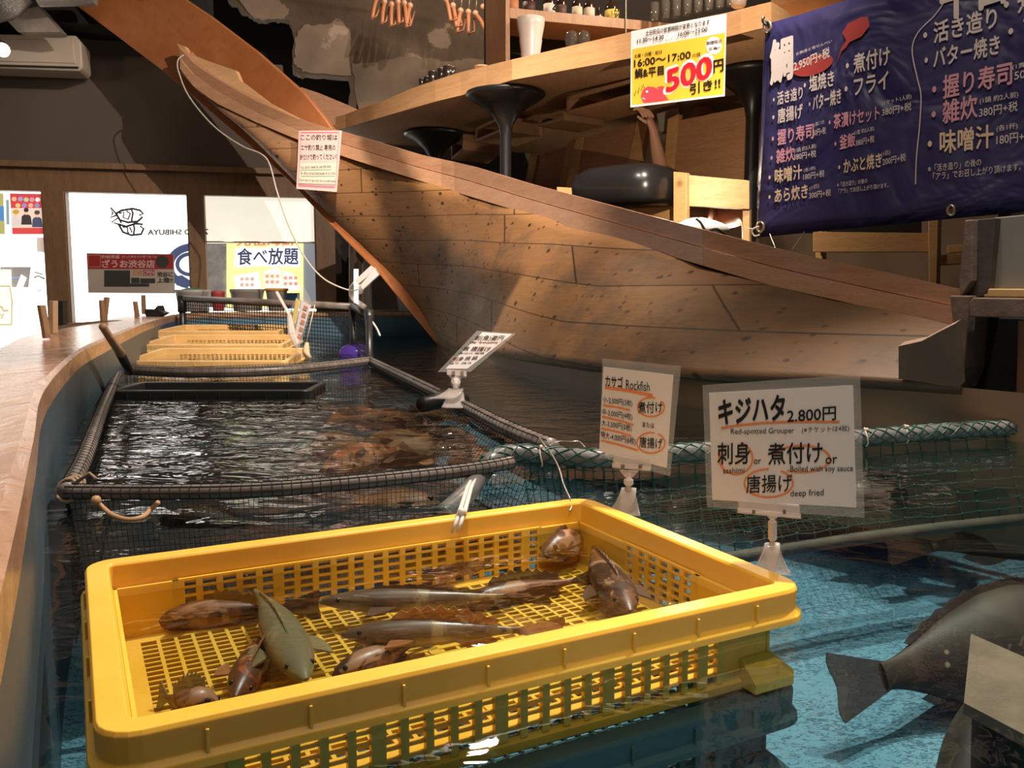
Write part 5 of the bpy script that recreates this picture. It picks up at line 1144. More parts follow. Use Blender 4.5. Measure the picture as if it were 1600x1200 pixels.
clip(cC, pC, 700, 727, 577, 583, 712, 582, 606, 692, 630, 708, 622)
# --- small cards far back
pD = Plane(P(471, 469, 4.35), P(486, 477, 4.25), P(467, 538, 4.22))
cD = thing('price_card', 'narrow pair of cards, one yellow, turned edge-on above the worn yellow crates', 'sign', P(455, 545, 4.25), 'handwritten price cards on clear clips')
card(cD, pD, [(468, 462), (489, 474), (469, 542), (455, 534)], [(471, 469), (486, 477), (467, 538), (459, 532)])
mb = MB(); mb.prism([pD.R(x, y, -0.03) for x, y in ((474, 447), (486, 469), (466, 500), (457, 516), (450, 490))], pD.n*0.002); part('back_card', mb, M_lam, cD)
mb = MB(); mb.prism([pD.R(x, y, -0.028) for x, y in ((463, 466), (469, 472), (462, 505), (456, 508))], pD.n*0.002); part('yellow_strip', mb, mat('yellow_card', (0.78, 0.58, 0.16), 0.6), cD)
mb = MB()
for i in range(5): line_on(mb, pD, [(474-i*2.2, 480+i*11), (480-i*2.2, 483+i*11)], 3, 0.003)
part('red_writing', mb, mat('faded_red_ink', (0.55, 0.24, 0.16), 0.6), cD)
mb = MB(); mb.tube([P(432, 456, 4.3), P(452, 492, 4.25)], 0.008, 6); mb.tube([P(452, 492, 4.25), P(456, 520, 4.24), P(466, 545, 4.25)], [0.012, 0.02, 0.012], 8); part('clip', mb, M_acr, cD)
pE = Plane(P(583, 416, 4.7), P(593, 429, 4.6), P(560, 446, 4.75))
cE = thing('price_card', 'two thin slips of card clipped on the rear black corner post by the boat stem', 'sign', P(556, 478, 4.9), 'handwritten price cards on clear clips')
card(cE, pE, [(586, 416), (594, 429), (566, 455), (561, 445)], [(585, 419), (592, 429), (567, 452), (563, 446)])
mb = MB(); mb.prism([pE.R(x, y, -0.03) for x, y in ((580, 415), (588, 421), (560, 444), (553, 440))], pE.n*0.002); part('back_card', mb, M_paper, cE)
mb = MB(); mb.tube(smooth_path([P(556, 442, 4.75), P(549, 452, 4.8), P(552, 466, 4.85), P(570, 480, 4.8)], 4), [0.016]*13, 8); mb.tube([P(560, 446, 4.75), P(564, 458, 4.78)], 0.014, 6); part('clip', mb, M_acr, cE, smooth=True)

# ================================================================ pink notice on the boat
pN = vplane(464, 5.84, 534, 5.74); nt_ = thing('notice', 'pink-edged handwritten notice taped to the bow of the boat', 'notice', pN.R(495, 298))
M_pinkp = mat('pink_paper', (0.80, 0.56, 0.50), 0.6); M_pinkl = mat('pink_line', (0.85, 0.22, 0.30), 0.6)
mb = MB(); mb.prism([pN.R(x, y) for x, y in ((467, 204), (534, 204), (526, 300), (463, 295))], -pN.n*0.003); part('sheet', mb, M_pinkp, nt_)
mb = MB(); poly_on(mb, pN, [(469, 255), (527, 255), (524, 286), (467, 286)], 0.001); part('cream_strip', mb, mat('cream_paper', (0.80, 0.70, 0.55), 0.6), nt_)
mb = MB(); line_on(mb, pN, [(466, 289.5), (523, 292.5)], 2.6, 0.002); line_on(mb, pN, [(471, 207), (529, 207)], 1.5, 0.002); line_on(mb, pN, [(466, 290), (470, 207)], 0.8, 0.002); line_on(mb, pN, [(524, 292), (530, 207)], 0.8, 0.002); part('pink_border', mb, M_pinkl, nt_)
mb = MB()
for s_, x0, y0, x1, y1, h_ in [('ここの釣り堀は', 470, 219, 527, 219, 9), ('エサ釣り禁止 専用の', 470, 235, 524, 235, 9), ('針だけで釣ってください！', 469, 250, 526, 249, 9)]: text_on(mb, pN, s_, x0, y0, x1, y1, h_, 0.012, 0.002)
for s_, x0, y0, x1, y1, h_ in [("You don't need to use the bait", 469, 264, 517, 262, 5), ('In this area because it is not', 470, 273, 524, 273, 5), ("Don't lean or go over the wooden boat", 468, 284, 524, 286, 5)]: text_on(mb, pN, s_, x0, y0, x1, y1, h_, 0.0, 0.002)
part('ink_writing', mb, M_ink, nt_)
mb = MB(); line_on(mb, pN, [(469, 266), (518, 265)], 0.8, 0.002); line_on(mb, pN, [(470, 275.5), (523, 275.5)], 0.8, 0.002); line_on(mb, pN, [(467, 287), (524, 289)], 0.8, 0.002); part('green_underline', mb, mat('green_marker', (0.16, 0.30, 0.16), 0.6), nt_)

# ================================================================ yellow offer poster on the table edge
pP = vplane(985, 4.55, 1137, 4.14); ps = thing('offer_poster', 'white and yellow poster with big red 500 hanging from the table edge', 'poster', pP.R(1060, 160))
mb = MB(); mb.prism([pP.R(x, y) for x, y in ((986, 49), (1135, 21), (1132, 150), (985, 168))], -pP.n*0.003); part('sheet', mb, mat('poster_white', (0.84, 0.76, 0.74), 0.35), ps)
mb = MB(); poly_on(mb, pP, [(988, 77), (1133, 51), (1130.5, 147), (987, 164)], 0.001); part('yellow_field', mb, mat('poster_yellow', (0.86, 0.50, 0.05), 0.35), ps)
mb = MB(); ink = lambda *a, **k: text_on(mb, pP, *a, off=0.004, **k)
ink('土日祝日の営業時間が変更となります', 1009, 56, 1109, 38, 8, bold=0.02); ink('11:30～14:30', 996, 68, 1037, 61, 7); ink('16:00～23:00', 1060, 57, 1105, 49, 7); ink('※ランチ・ディナー共に変更となります', 1020, 68, 1095, 55, 3, bold=0)
ink('土曜・日曜・祝日', 991, 91, 1034, 84, 6, bold=0.02); ink('16:00～17:00', 991, 105, 1079, 91, 11, bold=0.03); ink('の間', 1082, 90, 1094, 88, 6); ink('鯛&平目', 992, 123, 1037, 117, 15, bold=0.035)
ink('円', 1115, 114, 1130, 111, 19, bold=0.05); ink('引き!!', 1078, 149, 1125, 138, 17, bold=0.04); ink('期間限定', 1104, 71, 1128, 67, 6, bold=0.02); ink('企画!!', 1107, 79, 1125, 77, 5, bold=0.02)
line_on(mb, pP, [(991, 150), (994, 141), (997, 146), (999, 136), (1002, 141), (1005, 132), (1007, 138)], 0.9, 0.004); part('black_print', mb, M_ink, ps)
M_red = mat('poster_red', (0.72, 0.02, 0.03), 0.4); M_wht = mat('poster_outline_white', (0.88, 0.80, 0.78), 0.4)
mb = MB(); text_on(mb, pP, '500', 1039, 147, 1114, 120, 38, 0.09, 0.002); poly_on(mb, pP, ell(1115.5, 71, 12.5, 14), 0.002); part('white_print', mb, M_wht, ps)
mb = MB(); text_on(mb, pP, '500', 1042, 144, 1111, 120, 33, 0.06, 0.005); part('red_print', mb, M_red, ps)
mb = MB(); poly_on(mb, pP, [(1001, 152), (1004, 141), (1012, 135), (1022, 136), (1032, 141), (1040, 150), (1045, 156), (1034, 158), (1006, 161)], 0.002); poly_on(mb, pP, [(1026, 136), (1036, 134), (1044, 146), (1040, 149)], 0.0015); part('red_fish_print', mb, mat('poster_fish_red', (0.65, 0.07, 0.09), 0.4), ps)
mb = MB(); poly_on(mb, pP, ell(1011, 143, 2, 2, n=10), 0.003); line_on(mb, pP, [(1003, 153), (1008, 155)], 1, 0.003); part('fish_eye_print', mb, M_wht, ps)

# ================================================================ navy menu banner
pB2 = vplane(1188, 3.66, 1600, 3.02); bn = thing('menu_banner', 'navy blue vinyl menu banner with white, pink and cream Japanese writing', 'banner', pB2.R(1390, 350))
m = mat('navy_vinyl', (0.022, 0.02, 0.08), 0.34); t = NT(m); v = t.co(); n = t.noise(v, 3.2, 3, 0.6, 0.8)
t.base(t.ramp(n, [(0.35, (0.030, 0.026, 0.095)), (0.7, (0.055, 0.045, 0.13))])); t.bump(n, 0.8, 0.05); t.l(t.ramp(n, [(0.3, (0.28,)*3), (0.7, (0.5,)*3)]), t.b.inputs['Roughness'])
M_navy = m; q = [(1195, 37), (1660, -98), (1660, 325), (1181, 371)]; rows = []
A, B, C_, D_ = [pB2.R(*p) for p in q]
for i in range(25):
    u = i/24; r = []
    for j in range(15):
        w_ = j/14; p = lerp(lerp(A, B, u), lerp(D_, C_, u), w_); r.append(p-pB2.n*(0.004+0.008*(0.5+0.5*math.sin(u*17+w_*3)*math.cos(w_*4))))
    rows.append(r)
mb = MB(); mb.surf(rows); o = part('sheet', mb, M_navy, bn, smooth=True); q_ = o.modifiers.new('s', 'SOLIDIFY'); q_.thickness = 0.0015
M_bw = mat('banner_white', (0.72, 0.60, 0.54), 0.4); M_bp = mat('banner_pink', (0.72, 0.34, 0.40), 0.4); M_bc = mat('banner_cream', (0.80, 0.58, 0.38), 0.4)
mw, mp_, mc = MB(), MB(), MB()
def bt(mb, s_, x0, y0, x1, y1, h_, bold=0.03): text_on(mb, pB2, s_, x0, y0, x1, y1, h_, bold, 0.003)
for s_, x0, y0, x1, y1, h_ in [('・活き造り', 1208, 166, 1254, 154, 20), ('・塩焼き', 1256, 146, 1303, 134, 25), ('・煮付け', 1322, 118, 1390, 101, 30), ('・唐揚げ', 1207, 195, 1254, 184, 23), ('・バター焼き', 1264, 175, 1314, 161, 24), ('・フライ', 1320, 153, 1388, 138, 27),
        ('・活き造り', 1443, 72, 1557, 43, 33), ('・バター焼き', 1445, 110, 1562, 84, 31), ('・煮付け', 1569, 26, 1690, -5, 36), ('・フライ', 1576, 66, 1690, 34, 32)]: bt(mw, s_, x0, y0, x1, y1, h_, 0.035)
bt(mw, '鯛', 1204, 132, 1238, 121, 66, 0.06); bt(mw, '2,950円+税', 1240, 113, 1296, 90, 17, 0.03); bt(mw, '平目', 1470, 34, 1570, 2, 74, 0.06); bt(mw, 'お刺身と骨せんべい', 1244, 87, 1300, 66, 5, 0.0)
for s_, x0, y0, x1, y1, h_ in [('(1セット1人前)', 1379, 166, 1424, 155, 9), ('380円+税', 1378, 182, 1424, 172, 13), ('50円+税', 1271, 213, 1290, 209, 11), ('(1貫につき)', 1272, 199, 1288, 194, 7), ('(1釜 約2人前)', 1335, 212, 1366, 205, 8), ('380円+税', 1337, 229, 1366, 222, 11),
        ('(1鍋 約2人前)', 1241, 240, 1275, 232, 8), ('380円+税', 1240, 251, 1275, 245, 11), ('(1匹)', 1377, 246, 1391, 242, 8), ('200円+税', 1379, 259, 1415, 251, 12), ('(各1杯)', 1256, 270, 1274, 266, 7), ('180円+税', 1255, 282, 1288, 276, 11), ('(1匹)', 1265, 298, 1280, 294, 7), ('300円+税', 1264, 311, 1298, 306, 11),
        ('(1貫につき)', 1582, 110, 1640, 98, 9), ('50円+税', 1585, 126, 1650, 112, 16), ('(1鍋 約2人前)', 1531, 164, 1591, 153, 11), ('380円+税', 1530, 184, 1590, 173, 16), ('(各1杯)', 1557, 207, 1590, 202, 11), ('180円+税', 1557, 227, 1616, 219, 17),
        ('※「活き造り」の後の', 1308, 293, 1355, 286, 8), ('「アラ」でお召し上がり頂けます。', 1310, 303, 1388, 293, 8), ('※「活き造り」の後の', 1450, 270, 1533, 259, 12), ('「アラ」でお召し上がり頂けます。', 1458, 282, 1595, 266, 12)]: bt(mw, s_, x0, y0, x1, y1, h_, 0.008)
line_on(mw, pB2, [(p.x, p.y) for p in smooth_path([(1482, -8, 0), (1462, 22, 0), (1438, 46, 0), (1427, 66, 0), (1426, 88, 0), (1434, 125, 0), (1439, 150, 0), (1437, 195, 0), (1432, 245, 0), (1430.5, 288, 0)], 5)], 1.8, 0.004)
for s_, x0, y0, x1, y1, h_ in [('・茶漬けセット', 1295, 203, 1374, 187, 23), ('・握り寿司', 1206, 229, 1271, 216, 24), ('・釜飯', 1304, 236, 1336, 228, 22), ('・雑炊', 1204, 258, 1241, 250, 22), ('・握り寿司', 1457, 158, 1581, 131, 36), ('・雑炊', 1456, 197, 1527, 183, 36)]: bt(mp_, s_, x0, y0, x1, y1, h_, 0.035)
for s_, x0, y0, x1, y1, h_ in [('・かぶと焼き', 1310, 273, 1377, 261, 23), ('・味噌汁', 1201, 289, 1253, 279, 23), ('・あら炊き', 1201, 319, 1262, 309, 22), ('・味噌汁', 1450, 243, 1552, 230, 36)]: bt(mc, s_, x0, y0, x1, y1, h_, 0.035)
part('white_lettering', mw, M_bw, bn); part('pink_lettering', mp_, M_bp, bn); part('cream_lettering', mc, M_bc, bn)
mb = MB(); poly_on(mb, pB2, ell(1270, 102, 33, 15, tilt=-0.33), 0.0015); poly_on(mb, pB2, [(1316, 51), (1325, 37), (1345, 27), (1356, 26), (1359, 40), (1346, 57), (1327, 66), (1322, 74), (1315, 80), (1307, 100), (1314, 76), (1322, 63)], 0.0015); part('red_fish_print', mb, mat('banner_red', (0.42, 0.055, 0.05), 0.4), bn)
mb = MB(); line_on(mb, pB2, [(1186, 350), (1400, 334), (1640, 306)], 0.8, 0.002); line_on(mb, pB2, [(1194, 60), (1184, 365)], 0.8, 0.002); part('stitch_line', mb, mat('dark_thread', (0.02, 0.018, 0.05), 0.6), bn)
for x, y in ((1486, 329), (1188, 355), (1199, 41)):
    mb = MB(); c = pB2.R(x, y, 0.006); ex = (pB2.R(x+5.5, y, 0.006)-c); ey = (pB2.R(x, y-8, 0.006)-c); mb.tube([c+ex*math.cos(k*math.pi/8)+ey*math.sin(k*math.pi/8) for k in range(16)], 0.0055, 6, closed=True)
    gr_ = part('grommet', mb, mat('brass_grommet', (0.62, 0.50, 0.38), 0.25, metal=0.8), bn, smooth=True)
    mb = MB(); mb.disc(c-pB2.n*0.002, ex*0.8, ey*0.8, 16); part('grommet_hole', mb, mat('brown_shadow_hole', (0.10, 0.05, 0.03), 0.8), gr_)
mb = MB(); mb.tube(smooth_path([pB2.R(1186, 354, 0.02), pB2.R(1178, 357, 0.03), pB2.R(1175, 362, 0.03), pB2.R(1179, 369, 0.025), pB2.R(1187, 367, 0.02)], 5), 0.0042, 8); mb.tube([pB2.R(1176, 358, 0.02), pB2.R(1167, 357, 0.01)], 0.003, 6)
solo('banner_hook', mb, mat('white_plastic_hook', (0.68, 0.56, 0.46), 0.4), 'white plastic hook tying the lower left corner of the navy banner', 'hook', smooth=True)
mb = MB(); mb.tube(smooth_path([pB2.R(1198, 40, 0.02), pB2.R(1192, 33, 0.02), pB2.R(1193, 27, -0.02)], 4), 0.006, 8); solo('banner_tie', mb, M_iron, 'black tie at the upper left corner of the navy banner', 'hook', smooth=True)
for a_, b_, w_ in ((P(1203, 366, 3.4), P(1212, 388, 3.2), 'left'), (P(1257, 362, 3.4), P(1237, 391, 3.2), 'right')):
    mb = MB(); mb.tube([a_, b_], 0.0014, 5); solo('guy_line', mb, M_wire, w_+' one of two thin lines from the banner down to the boat', 'line', 'thin lines below the navy banner')

# ================================================================ window 2 and 3: prints and things beyond
GP = Plane(W0-NW*0.03, W0-NW*0.03+EW, W0-NW*0.03+Vector((0, 0, 1)))
M_gray = mat('dark_grey_print', (0.05, 0.055, 0.06), 0.6); M_gray2 = mat('mid_grey_print', (0.32, 0.32, 0.32), 0.6)
z5 = lambda pts: [(x/4, 280+y/4) for x, y in pts]
dec = thing('window_decal', 'black outline drawing of two fish on the window glass with reversed small letters', 'decal', GP.R(200, 372))
mb = MB()
for pts, w in [([(725, 215), (760, 195), (830, 184), (875, 195), (895, 215), (872, 224), (890, 238), (860, 264), (800, 270), (750, 255), (725, 215)], 1.6), ([(725, 215), (690, 175), (706, 212), (690, 240), (728, 225)], 1.3), ([(822, 188), (830, 215), (822, 262)], 1.3),
               ([(745, 215), (775, 205), (770, 240), (800, 250), (815, 215), (790, 200)], 1.2), ([(742, 282), (790, 296), (850, 276), (893, 283), (876, 295), (898, 308), (882, 344), (820, 350), (768, 330), (742, 282)], 1.6), ([(742, 282), (698, 268), (738, 243), (760, 275)], 1.3),
               ([(835, 282), (840, 310), (835, 348)], 1.3), ([(765, 300), (795, 300), (800, 335), (825, 330), (810, 300)], 1.2)]: line_on(mb, GP, z5(pts), w*2.3, 0.002)
line_on(mb, GP, ell(210.7, 333, 2.4, 2.4, n=12), 1, 0.002); line_on(mb, GP, ell(214, 353, 2.4, 2.4, n=12), 1, 0.002); part('fish_outline', mb, M_gray, dec)
mb = MB(); text_on(mb, GP, 'ZAUO SHIBUYA', 231, 367, 325, 366, 8, 0.07, 0.002, 0, True); part('lettering', mb, mat('grey_glass_print', (0.14, 0.14, 0.14), 0.6), dec)
EX = Plane(W0-NW*0.55, W0-NW*0.55+EW, W0-NW*0.55+Vector((0, 0, 1)))
def epoly(name, pts, mt, off=0.0, parent=None): mb = MB(); mb.prism([EX.R(x, y, off) for x, y in pts], -NW*0.01); return part(name, mb, mt, parent)
E_ = lambda n, c, s=0.9: mat(n, tuple(x*0.6 for x in c), 0.7, emit=c, estr=s)
rs = thing('round_sign', 'dark blue ring-shaped fish eye sign outside the middle window', 'sign', EX.R(285, 450))
mb = MB(); line_on(mb, EX, ell(301, 416, 36, 30, 100, 290), 12, 0.0); line_on(mb, EX, ell(297, 413, 20, 16, 0, 360), 6, 0.002); poly_on(mb, EX, [(272, 432), (284, 430), (300, 440), (300, 448), (276, 446)], 0.001); part('ring_mark', mb, E_('blue_ring_print', (0.06, 0.08, 0.16), 1.0), rs)
mb = MB(); poly_on(mb, EX, [(241, 378), (246, 378), (246, 398), (241, 398)], 0.001); poly_on(mb, EX, [(262, 379), (300, 379), (300, 450), (262, 450)], -0.01); part('back_board', mb, E_('pale_board', (0.85, 0.85, 0.80), 1.2), rs)
fd = thing('food_sign', 'yellow signboard with large navy writing and plated food, outside the right window', 'sign', EX.R(415, 478))
epoly('board', [(354, 376), (474, 376), (474, 482), (354, 482)], E_('yellow_signboard', (0.86, 0.84, 0.30), 1.25), 0.0, fd)
mb = MB(); text_on(mb, EX, '食べ放題', 368, 417, 468, 416, 31, 0.11, 0.004); poly_on(mb, EX, [(368, 388), (468, 386), (470, 414), (366, 417)], 0.0035); part('white_outline', mb, E_('white_sign_print', (0.95, 0.95, 0.95), 1.4), fd)
mb = MB(); text_on(mb, EX, '食べ放題', 371, 414, 466, 413, 26, 0.035, 0.008); part('navy_lettering', mb, E_('navy_sign_print', (0.05, 0.06, 0.13), 0.8), fd)
mb = MB(); text_on(mb, EX, '元祖海鮮', 370, 384, 462, 383, 16, 0.06, 0.005); part('red_lettering', mb, E_('red_sign_print', (0.80, 0.22, 0.18), 0.9), fd)
for i, (q, cl) in enumerate([(((365, 432), (404, 424), (409, 453), (370, 455)), (0.95, 0.93, 0.90)), (((411, 424), (436, 418), (447, 450), (412, 454)), (0.90, 0.86, 0.74)), (((441, 422), (458, 428), (472, 452), (449, 455)), (0.86, 0.82, 0.84))]):
    mb = MB(); poly_on(mb, EX, q, 0.006); pt = part('plate_photo', mb, E_('plate_print', cl, 1.0), fd); mb = MB(); cx = sum(p[0] for p in q)/4; cy = sum(p[1] for p in q)/4
    for k in range(6): poly_on(mb, EX, ell(cx-9+(k % 3)*8, cy-5+(k//3)*9, 3.2, 3, n=8), 0.009)
    part('food_print', mb, E_('food_print', [(0.75, 0.45, 0.35), (0.80, 0.42, 0.30), (0.78, 0.36, 0.26)][i], 0.9), fd)
o = epoly('street_view', [(322, 380), (354, 380), (354, 480), (322, 480)], mottled('dim_street', (0.10, 0.085, 0.08), (0.36, 0.33, 0.31), 9, 0.8, 0, emit=(0.35, 0.33, 0.32), estr=0.35), -0.02); tag(o, 'dim grey strip of street left of the yellow signboard', 'street view')
o = epoly('street_view', [(474, 380), (496, 380), (496, 480), (474, 480)], mat('grey_street', (0.2, 0.21, 0.23), 0.8, emit=(0.24, 0.26, 0.30), estr=0.8), -0.02); tag(o, 'blue grey strip of street right of the yellow signboard', 'street view')
mb = MB(); pts_t = []; 
GB2 = Plane(W0-NW*0.08, W0-NW*0.08+EW, W0-NW*0.08+Vector((0, 0, 1)))
mb.surf([[GB2.R(x, 300, 0.006*math.sin(x*0.11)) for x in range(318, 500, 6)], [GB2.R(x, 378, 0.010*math.sin(x*0.11)) for x in range(318, 500, 6)]])
bl = thing('window_blind', 'translucent cream blind half lowered in the right window', 'blind', GB2.R(405, 378)); part('fabric', mb, M_cream, bl, smooth=True)
mb = MB(); mb.tube([GB2.R(318, 378), GB2.R(497, 379)], 0.008, 8); part('bottom_bar', mb, mat('cream_bar', (0.6, 0.52, 0.38), 0.6), bl)
# red shop notice hung inside the middle window
RB = Plane(W0+NW*0.06, W0+NW*0.06+EW, W0+NW*0.06+Vector((0, 0, 1))); zq = lambda x, y: (130+x*0.09375, 390+y*0.09375)
rd = thing('shop_notice', 'wide red and beige shop opening notice hung inside the middle window', 'sign', RB.R(204, 458))
mb = MB(); mb.prism([RB.R(*zq(*p)) for p in ((55, 60), (1505, 75), (1525, 730), (85, 722))], -NW*0.012); part('board', mb, mat('notice_beige', (0.42, 0.34, 0.28), 0.6), rd)
mb = MB(); poly_on(mb, RB, [zq(*p) for p in ((60, 66), (1500, 80), (1500, 325), (75, 322))], 0.002); poly_on(mb, RB, [zq(*p) for p in ((1000, 340), (1190, 340), (1190, 430), (1000, 430))], 0.002); part('red_field', mb, mat('notice_red', (0.30, 0.02, 0.02), 0.5), rd)
mb = MB(); tq = lambda s_, x0, y0, x1, y1, h_, b_=0.03: text_on(mb, RB, s_, *zq(x0, y0), *zq(x1, y1), h_*0.09375, b_, 0.004)
tq('ざうお渋谷店', 315, 300, 1190, 302, 130, 0.05); tq('釣船茶屋', 305, 148, 605, 148, 55); tq('釣った魚をその場で食べる', 650, 140, 1220, 140, 45, 0.01); line_on(mb, RB, [zq(*p) for p in ((80, 90), (288, 90), (288, 290), (80, 290), (80, 90))], 0.8, 0.003); part('pale_lettering', mb, mat('notice_pale', (0.58, 0.36, 0.32), 0.5), rd)
mb = MB(); poly_on(mb, RB, [zq(*p) for p in ((350, 345), (780, 345), (780, 600), (350, 600))], 0.002); poly_on(mb, RB, [zq(*p) for p in ((800, 470), (940, 470), (940, 560), (800, 560))], 0.002); poly_on(mb, RB, [zq(*p) for p in ((950, 480), (1200, 480), (1200, 560), (950, 560))], 0.002); poly_on(mb, RB, [zq(*p) for p in ((350, 565), (1100, 565), (1100, 615), (350, 615))], 0.003)
tq('渋谷に', 1235, 455, 1495, 455, 85, 0.05); tq('上陸!!', 1235, 550, 1495, 550, 80, 0.05); poly_on(mb, RB, [zq(1320+110*math.cos(a*math.pi/8), 205+105*math.sin(a*math.pi/8)) for a in range(16)], 0.003); part('dark_print', mb, mat('notice_dark', (0.035, 0.03, 0.025), 0.6), rd)
mb = MB(); tq('7/10', 830, 425, 980, 425, 80, 0.05); part('orange_lettering', mb, mat('notice_orange', (0.60, 0.22, 0.05), 0.5), rd); mb = MB(); tq('OPEN', 1010, 420, 1180, 420, 70, 0.03); part('open_lettering', mb, mat('notice_white', (0.6, 0.4, 0.36), 0.5), rd)
# window 1: posters on the glass
o1 = thing('window_poster', 'red poster with three cooks and round icons on the left window', 'poster', GP.R(42, 366))
def gpoly(nm, q, mt, par, off=0.002): mb = MB(); poly_on(mb, GP, q, off); return part(nm, mb, mt, par)
gpoly('sheet', [(15, 302), (64, 303), (68, 366), (19, 366)], E_('poster_pale', (0.80, 0.62, 0.50), 0.9), o1)
gpoly('red_field', [(15.5, 302), (64, 303), (65, 325), (17, 325)], E_('poster_window_red', (0.60, 0.06, 0.07), 0.9), o1, 0.004); gpoly('red_field', [(19, 356), (67, 356), (68, 366), (19.5, 366)], E_('poster_window_red2', (0.66, 0.07, 0.07), 0.9), o1, 0.004)
for i, (x, y, c) in enumerate([(22, 311, (0.85, 0.45, 0.25)), (32, 311, (0.40, 0.32, 0.55)), (41, 312, (0.45, 0.60, 0.30)), (50, 312, (0.70, 0.30, 0.35)), (59, 312, (0.85, 0.80, 0.70)), (28, 321, (0.70, 0.55, 0.20)), (38, 321, (0.35, 0.25, 0.50)), (48, 321, (0.85, 0.40, 0.30)), (58, 321, (0.30, 0.28, 0.50))]):
    gpoly('icon_print', ell(x, y, 4, 3.6, n=10), E_('icon_print_%d' % i, c, 0.9), o1, 0.006)
for i, (x, y, hair, sh__, r) in enumerate([(25, 333, (0.55, 0.33, 0.05), (0.70, 0.60, 0.55), 5.5), (41, 330, (0.05, 0.03, 0.04), (0.05, 0.04, 0.04), 4), (58, 334, (0.10, 0.06, 0.04), (0.08, 0.08, 0.14), 4.5)]):
    gpoly('figure_shirt', [(x-8, y+21), (x-7, y+8), (x-3, y+5), (x+3, y+5), (x+7, y+8), (x+9, y+21)], E_('figure_shirt_%d' % i, sh__, 0.9), o1, 0.006); gpoly('figure_face', ell(x, y+2, 3.2, 4, n=10), E_('figure_face_%d' % i, (0.85, 0.50, 0.35), 0.9), o1, 0.008); gpoly('figure_hair', ell(x, y-2, r, 3.6, n=10), E_('figure_hair_%d' % i, hair, 0.9), o1, 0.009)
o2 = thing('window_poster', 'yellow and blue poster cut off at the left picture edge', 'poster', GP.R(2, 366)); gpoly('sheet', [(-30, 302), (5, 302), (8, 366), (-30, 366)], E_('poster_olive', (0.50, 0.45, 0.15), 0.8), o2); gpoly('blue_field', [(-30, 322), (6, 322), (7, 345), (-30, 345)], E_('poster_blue', (0.10, 0.28, 0.60), 0.8), o2, 0.004)
o3 = thing('window_poster', 'narrow blue green strip between the two posters on the left window', 'sticker', GP.R(12, 350)); gpoly('sheet', [(9, 312), (14, 312), (15, 351), (10, 351)], E_('strip_print', (0.25, 0.36, 0.36), 0.9), o3)
o4 = thing('logo_lightbox', 'cream box with brown framed brush logo at the left picture edge', 'sign', EX.R(10, 512)); epoly('box_face', [(-40, 421), (17, 421), (19, 512), (-40, 512)], E_('lightbox_face', (0.92, 0.88, 0.74), 1.1), 0.03, o4)
mb = MB(); line_on(mb, EX, [(-20, 448), (15, 447), (19, 470), (18, 507), (-20, 508)], 2.6, 0.034); line_on(mb, EX, [(-4, 478), (3, 480), (6, 486), (13, 485)], 3, 0.034); line_on(mb, EX, [(-2, 494), (6, 490), (2, 498)], 2.5, 0.034); part('brush_logo', mb, E_('lightbox_brown', (0.55, 0.45, 0.22), 0.9), o4)
o5 = thing('street_window', 'dark shop window seen outside the left window, with small blue line', 'window', EX.R(25, 448)); epoly('dark_pane', [(0, 417), (48, 417), (44, 449), (2, 449)], E_('street_dark', (0.30, 0.27, 0.26), 0.9), 0.0, o5); mb = MB(); line_on(mb, EX, [(17, 434), (40, 433)], 1.5, 0.012); part('blue_line', mb, E_('blue_neon', (0.30, 0.40, 0.75), 1.0), o5); epoly('white_tag', [(33, 429), (41, 434), (30, 462), (22, 458)], E_('white_tag', (0.95, 0.95, 0.95), 1.4), 0.02, o5)
mb = MB()
for pts, w in [([(54, 425), (67, 429)], 2), ([(53, 434), (60, 431), (70, 436)], 2.4), ([(58, 453), (61, 455), (64, 452)], 1.5), ([(64, 481), (71, 478), (68, 489), (64, 493)], 1.4), ([(57, 505), (60, 505), (60, 512)], 1.2), ([(68, 505), (74, 505), (74, 511), (68, 511)], 1.2)]: line_on(mb, GP, pts, w, 0.002)
o = part('window_writing', mb, M_gray2); tag(o, 'grey brush strokes written on the left window above the ledge', 'writing')
o = part('window_sticker', MB().prism([GP.R(x, y, 0.002) for x, y in ((57, 371), (72, 371), (74, 395), (58, 393))], -NW*0.002), E_('brown_sticker', (0.62, 0.48, 0.40), 0.9)); tag(o, 'small brown sticker on the left window below the red poster', 'sticker')

# ================================================================ things on the ledge
M_peg = wood('peg_wood', (0.22, 0.12, 0.06), (0.30, 0.17, 0.09), (5, 5, 1), 4, 0.6)
def peg(q, Y, lab, mt=None, th=0.03, name='wooden_peg'):
    mb = MB(); mb.prism([P(x, y, Y) for x, y in q], (0.004, th, 0)); solo(name, mb, mt or M_peg, lab, 'peg', 'wooden pegs along the left ledge' if name == 'wooden_peg' else None, bevel=0.002)
peg([(57, 477), (63, 477), (72, 528), (66, 529)], 3.0, 'slanting brown wooden peg nearest on the left ledge')
peg([(75, 470), (83, 470), (83, 521), (76, 523)], 3.25, 'upright pale wooden peg beside the window post', wood('pale_peg', (0.36, 0.23, 0.13), (0.44, 0.29, 0.17), (5, 5, 1), 4, 0.6))
peg([(90, 470), (98, 470), (99, 507), (90, 509)], 3.7, 'short dark wooden peg against the window post', M_dark)
peg([(154, 469), (158, 469), (161, 503), (156, 503)], 4.8, 'left one of two crossed pegs below the red shop notice'); peg([(162, 464), (167, 465), (163, 502), (158, 502)], 4.84, 'right one of two crossed pegs below the red shop notice')
peg([(207, 471), (211, 471), (215, 495), (210, 496)], 5.6, 'thin peg left of the black clip on the ledge'); peg([(220, 461), (224, 461), (225, 491), (221, 491)], 5.9, 'thin tall peg directly behind the black clip on the ledge')
